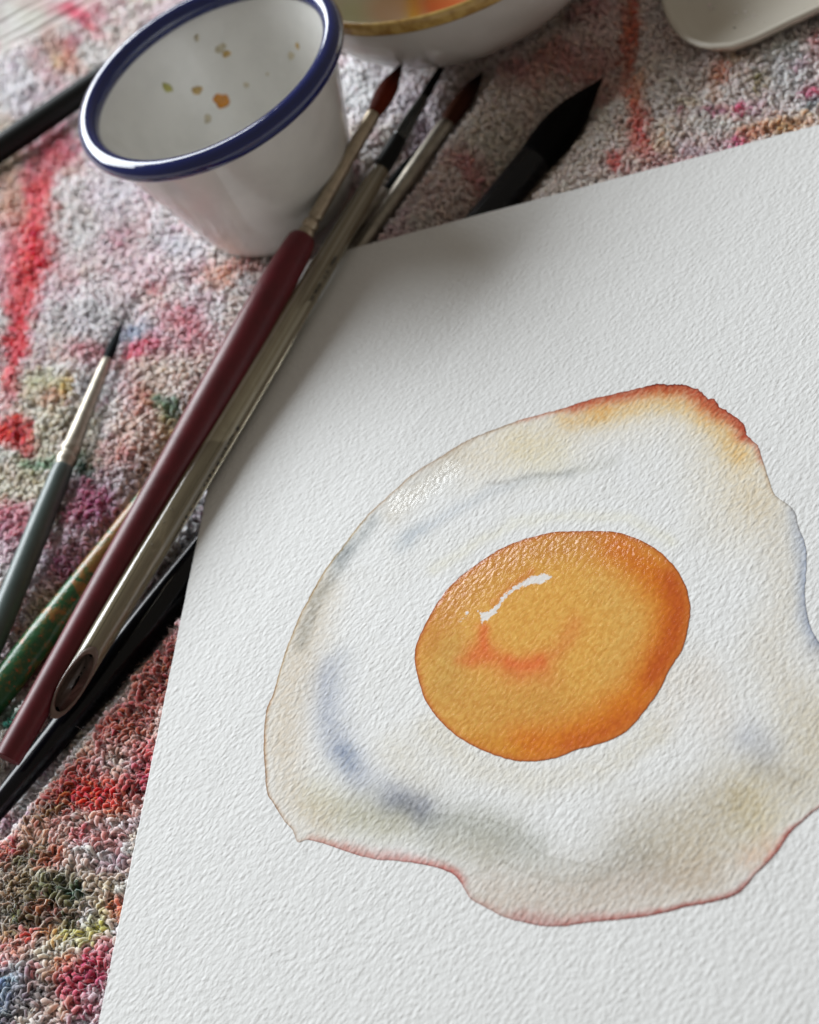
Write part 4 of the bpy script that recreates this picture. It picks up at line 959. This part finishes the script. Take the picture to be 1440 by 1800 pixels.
# the slant ring: for every direction the outermost kept point
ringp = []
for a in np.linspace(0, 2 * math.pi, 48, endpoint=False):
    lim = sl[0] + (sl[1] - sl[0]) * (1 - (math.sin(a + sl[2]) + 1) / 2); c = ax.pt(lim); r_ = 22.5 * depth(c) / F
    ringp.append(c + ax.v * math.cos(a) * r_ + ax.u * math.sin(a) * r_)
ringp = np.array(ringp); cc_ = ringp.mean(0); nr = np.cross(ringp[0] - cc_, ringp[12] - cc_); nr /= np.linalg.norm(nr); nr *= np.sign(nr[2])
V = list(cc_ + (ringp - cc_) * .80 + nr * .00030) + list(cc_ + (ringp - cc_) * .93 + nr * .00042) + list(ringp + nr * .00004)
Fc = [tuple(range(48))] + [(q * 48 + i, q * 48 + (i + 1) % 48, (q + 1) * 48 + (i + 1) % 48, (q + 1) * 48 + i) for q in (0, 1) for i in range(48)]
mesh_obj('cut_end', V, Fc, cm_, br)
tube('quill_band', ax, [(704, 242, 12.5), (700, 248, 15), (676, 290, 16.5), (668, 304, 15.5)], blacks, br)
tube('quill', ax, [(752, 160, 7), (740, 180, 9.5), (720, 216, 13), (702, 246, 14.5)], quillm, br)
t0, t1 = ax.t(790, 96), ax.t(745, 172)
tube('hair', ax, [(791, 94, .4), (783, 108, 4.5), (765, 138, 7), (745, 170, 8.5)], hair_mat('black_hair', (.010, .010, .010), (.004, .004, .005), t0, t1, ax.L), br)
tube('core', ax, [(673, 298, 9), (560, 485, 9), (540, 520, 7.5), (524, 548, 1)], brass_nickel, br)
# worn print on the handle, too small to read
MK = [(414, 760, 6, 4), (404, 774, 3, 3), (402, 780, 3, 3), (398, 787, 4, 2.4), (393, 795.5, 4, 3), (390, 802.5, 3, 3), (387, 808, 4, 3), (380, 821, 7, 4), (372, 833.5, 4, 3.6), (366, 842, 5, 4), (361.5, 851, 3, 3.6), (356, 859, 3, 2.4),
      (348, 874, 12, 1.8), (341, 886, 12, 1.8), (332.5, 901.6, 6, 3.4), (324, 914.6, 5, 3), (319.5, 922.5, 3.5, 3), (316, 928, 3, 2.4), (311, 938, 12, 1.6), (305, 948, 12, 1.5), (299, 959, 12, 1.4),
      (582, 466, 11, 2), (577, 474, 8, 2), (569, 488, 3, 3), (564, 497, 3, 2.6), (556, 511, 8, 2), (550, 521, 10, 2), (543, 534, 10, 1.8)]
V, Fc = [], []
for (x, y, ln, wd) in MK:
    p, nr = surf(ax, x, y, 25.6); sc = depth(p) / F; side_ = np.cross(ax.d, nr)
    a0 = len(V)
    for da, db in ((-1, -1), (1, -1), (1, 1), (-1, 1)):
        V.append(p + nr * .00004 + ax.d * da * ln * .62 * sc + side_ * db * wd * .8 * sc)
    Fc.append((a0, a0 + 1, a0 + 2, a0 + 3))
pr = mesh_obj('printed_marks', V, Fc, lacquer('print_ink', (.004, .004, .004), .6), br, smooth=False); pr['kind'] = 'stuff'
for (x, y, s_) in ((297, 903, 3.2), (284, 925, 2.6), (263, 965, 2.6), (274, 944, 1.5)):
    p, nr = surf(ax, x, y, 24.5); sc = depth(p) / F * s_
    V, Fc = [], []; nn_, mm = 12, 7
    for i in range(mm + 1):
        th_ = math.pi * i / mm
        for j in range(nn_):
            a = 2 * math.pi * j / nn_
            V.append(p + sc * np.array([math.sin(th_) * math.cos(a), math.sin(th_) * math.sin(a), math.cos(th_)]))
    for i in range(mm):
        for j in range(nn_): Fc.append((i * nn_ + j, (i + 1) * nn_ + j, (i + 1) * nn_ + (j + 1) % nn_, i * nn_ + (j + 1) % nn_))
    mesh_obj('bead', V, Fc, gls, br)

# 3. black mop
ax = Axis('black')
br = thing('paintbrush', 'large black mop brush running underneath the paper, pointed hair beyond the top edge', 'paintbrush', group='paintbrushes lying round the painted sheet')
tube('handle', ax, [(800, 432, 30), (640, 630, 33), (500, 800, 36), (380, 945, 38), (300, 1045, 38), (255, 1100, 37), (195, 1175, 34), (138, 1245, 29), (88, 1305, 25), (30, 1376, 22), (-60, 1486, 18)], blackl, br)
tube('quill', ax, [(934, 268, 30.5), (922, 284, 31.5), (870, 350, 31), (800, 434, 30.5)], quillm if False else blackl, br)
t0, t1 = ax.t(1062, 134), ax.t(930, 275)
hm = hair_mat('mop_hair', (.004, .004, .005), (.002, .002, .002), t0, t1, ax.L)
tube('hair', ax, [(1063, 132, .4), (1050, 148, 6), (1030, 168, 16), (1005, 195, 28), (980, 222, 34), (955, 248, 34), (928, 276, 31)], hm, br)
def strands(ax, root, n, spread, mat, parent, ln=.012, r=.00003):
    V, Fc = [], []; c0 = ax.pt(ax.t(*root))
    for i in range(n):
        a = rng.uniform(0, 6.28); c = c0 - ax.D * rng.uniform(-.01, .05) + (ax.v * math.cos(a) + ax.u * abs(math.sin(a)) * .5) * .0026
        dr = -ax.d * rng.uniform(.2, 1) + ax.v * math.cos(a) * spread * rng.uniform(.4, 1) + np.array([0, 0, -.1]); dr /= np.linalg.norm(dr)
        bend = (ax.v * rng.uniform(-1, 1) - ax.d * .4) * .6
        for s_ in range(6):
            f = s_ / 5; p = c + dr * ln * f + bend * ln * f * f * .5; rr2 = r * (1 - .7 * f)
            p[2] = max(p[2], float(towel_z(np.array([p[0]]), np.array([p[1]]))[0]) + .0003)
            for q_ in range(3): V.append(p + rr2 * np.array([math.cos(q_ * 2.1), math.sin(q_ * 2.1), math.sin(q_ * 2.1 + 1)]))
        b0 = len(V) - 18
        for s_ in range(5):
            for q_ in range(3): Fc.append((b0 + s_ * 3 + q_, b0 + s_ * 3 + (q_ + 1) % 3, b0 + s_ * 3 + 3 + (q_ + 1) % 3, b0 + s_ * 3 + 3 + q_))
    ob = mesh_obj('stray_hair', V, Fc, mat, parent); ob['kind'] = 'stuff'; return ob
strands(ax, (945, 262), 26, 1.0, hm, br, .010)

# 4. thick nickel ferrule, brown hair
ax = Axis('nickel')
br = thing('paintbrush', 'paintbrush with dark brown hair and plain silver ferrule slipping under the paper', 'paintbrush', group='paintbrushes lying round the painted sheet')
tube('ferrule', ax, [(791, 212, 9), (787, 218, 13), (782, 226, 15), (748, 272, 15.5), (700, 340, 16), (641, 425, 16.5), (600, 482, 17)], nickel, br, sub=5)
tube('handle', ax, [(600, 482, 15), (540, 570, 17), (420, 740, 17), (300, 915, 10)], blacks, br)
t0, t1 = ax.t(848, 128), ax.t(789, 216)
tube('hair', ax, [(849, 126, .4), (842, 138, 6), (830, 156, 12), (815, 178, 16), (800, 200, 16), (787, 219, 13)], hair_mat('dark_brown_hair', tuple(lin((84, 46, 32))), (.01, .006, .005), t0, t0 + (t1 - t0) * .8, ax.L), br)

# 5. green with chipped paint
ax = Axis('green')
gm_, nt, b = mat_new('chipped_green_lacquer'); k = N(nt); g = k.add('ShaderNodeNewGeometry')
a = k.add('ShaderNodeAttribute', attribute_name='strand'); sp = k.add('ShaderNodeSeparateColor'); k.l(a.outputs['Color'], sp.inputs[0])
nz = k.noise(g.outputs['Position'], 340, 4, .62)
tm_ = ax.t(200, 940) * ax.L * 20 + .5; te = ax.t(110, 1060) * ax.L * 20 + .5
f = k.math('DIVIDE', k.math('SUBTRACT', sp.outputs[2], te), tm_ - te)       # 0 at the green end, 1 towards the orange neck
f = k.math('ADD', k.math('MULTIPLY', f, .11), nz)
c = k.mix(k.ramp(f, .52, .60), tuple(lin((34, 92, 50))), tuple(lin((146, 104, 48))))
c = k.mix(k.math('MULTIPLY', k.ramp(k.noise(g.outputs['Position'], 620, 3, .65), .50, .60), .55), c, tuple(lin((120, 104, 44))))
c = k.mix(k.ramp(k.noise(g.outputs['Position'], 800, 2, .6), .64, .68), c, tuple(lin((176, 92, 48))))
c = k.mix(k.ramp(k.noise(g.outputs['Position'], 430, 2, .5), .76, .78), c, tuple(lin((206, 190, 160))))
k.l(c, b.inputs['Base Color']); b.inputs['Roughness'].default_value = .32; b.inputs['Coat Weight'].default_value = .15
bp = k.add('ShaderNodeBump'); bp.inputs['Strength'].default_value = .8; bp.inputs['Distance'].default_value = .0004
k.l(k.noise(g.outputs['Position'], 340, 4, .6), bp.inputs['Height']); k.l(bp.outputs[0], b.inputs['Normal'])
br = thing('paintbrush', 'paintbrush with chipped green and orange handle crossing under the burgundy handle', 'paintbrush', group='paintbrushes lying round the painted sheet')
tube('handle', ax, [(560, 490, 12), (420, 670, 16), (300, 825, 20), (190, 966, 23), (135, 1038, 25), (61, 1132, 28), (-60, 1292, 27)], gm_, br)
tube('ferrule', ax, [(680, 336, 9), (556, 494, 12.5)], nickel, br)
t0, t1 = ax.t(742, 254), ax.t(690, 320)
tube('hair', ax, [(743, 252, .4), (730, 270, 4), (706, 300, 9), (680, 336, 8)], hm, br)

# 6. small slate brush
ax = Axis('grey')
br = thing('paintbrush', 'slim paintbrush with slate grey-green handle and fine dark point, apart from the others', 'paintbrush', group='paintbrushes lying round the painted sheet')
tube('handle', ax, [(108, 817, 15), (106, 822, 18.5), (90, 860, 20), (66, 920, 21.5), (31, 1005, 22), (0, 1080, 22.5), (-40, 1195, 20)], slate, br)
tube('ferrule', ax, [(190, 632, 8), (188, 636, 9.5), (155, 712, 13), (126, 778, 16), (122, 786, 18), (119, 792, 18), (117, 797, 15.5), (114, 803, 18.5), (111, 809, 18.5), (108, 815, 16.5), (105, 822, 18)], nickel, br, sub=3)
t0, t1 = ax.t(218, 560), ax.t(190, 632)
tube('hair', ax, [(219, 556, .3), (214, 572, 2.6), (206, 592, 6), (196, 615, 9), (189, 634, 8)], hair_mat('blue_black_hair', tuple(lin((24, 36, 40))), (.006, .008, .010), t0, t1, ax.L), br)

# 7. black handle behind the cup
ax = Axis('far')
br = thing('paintbrush', 'plain black brush handle sticking out from behind the enamel cup', 'paintbrush', group='paintbrushes lying round the painted sheet')
tube('handle', ax, [(330, 36, 12), (250, 92, 19), (165, 150, 22), (80, 208, 23), (0, 262, 23.5), (-140, 356, 23)], blacks, br)
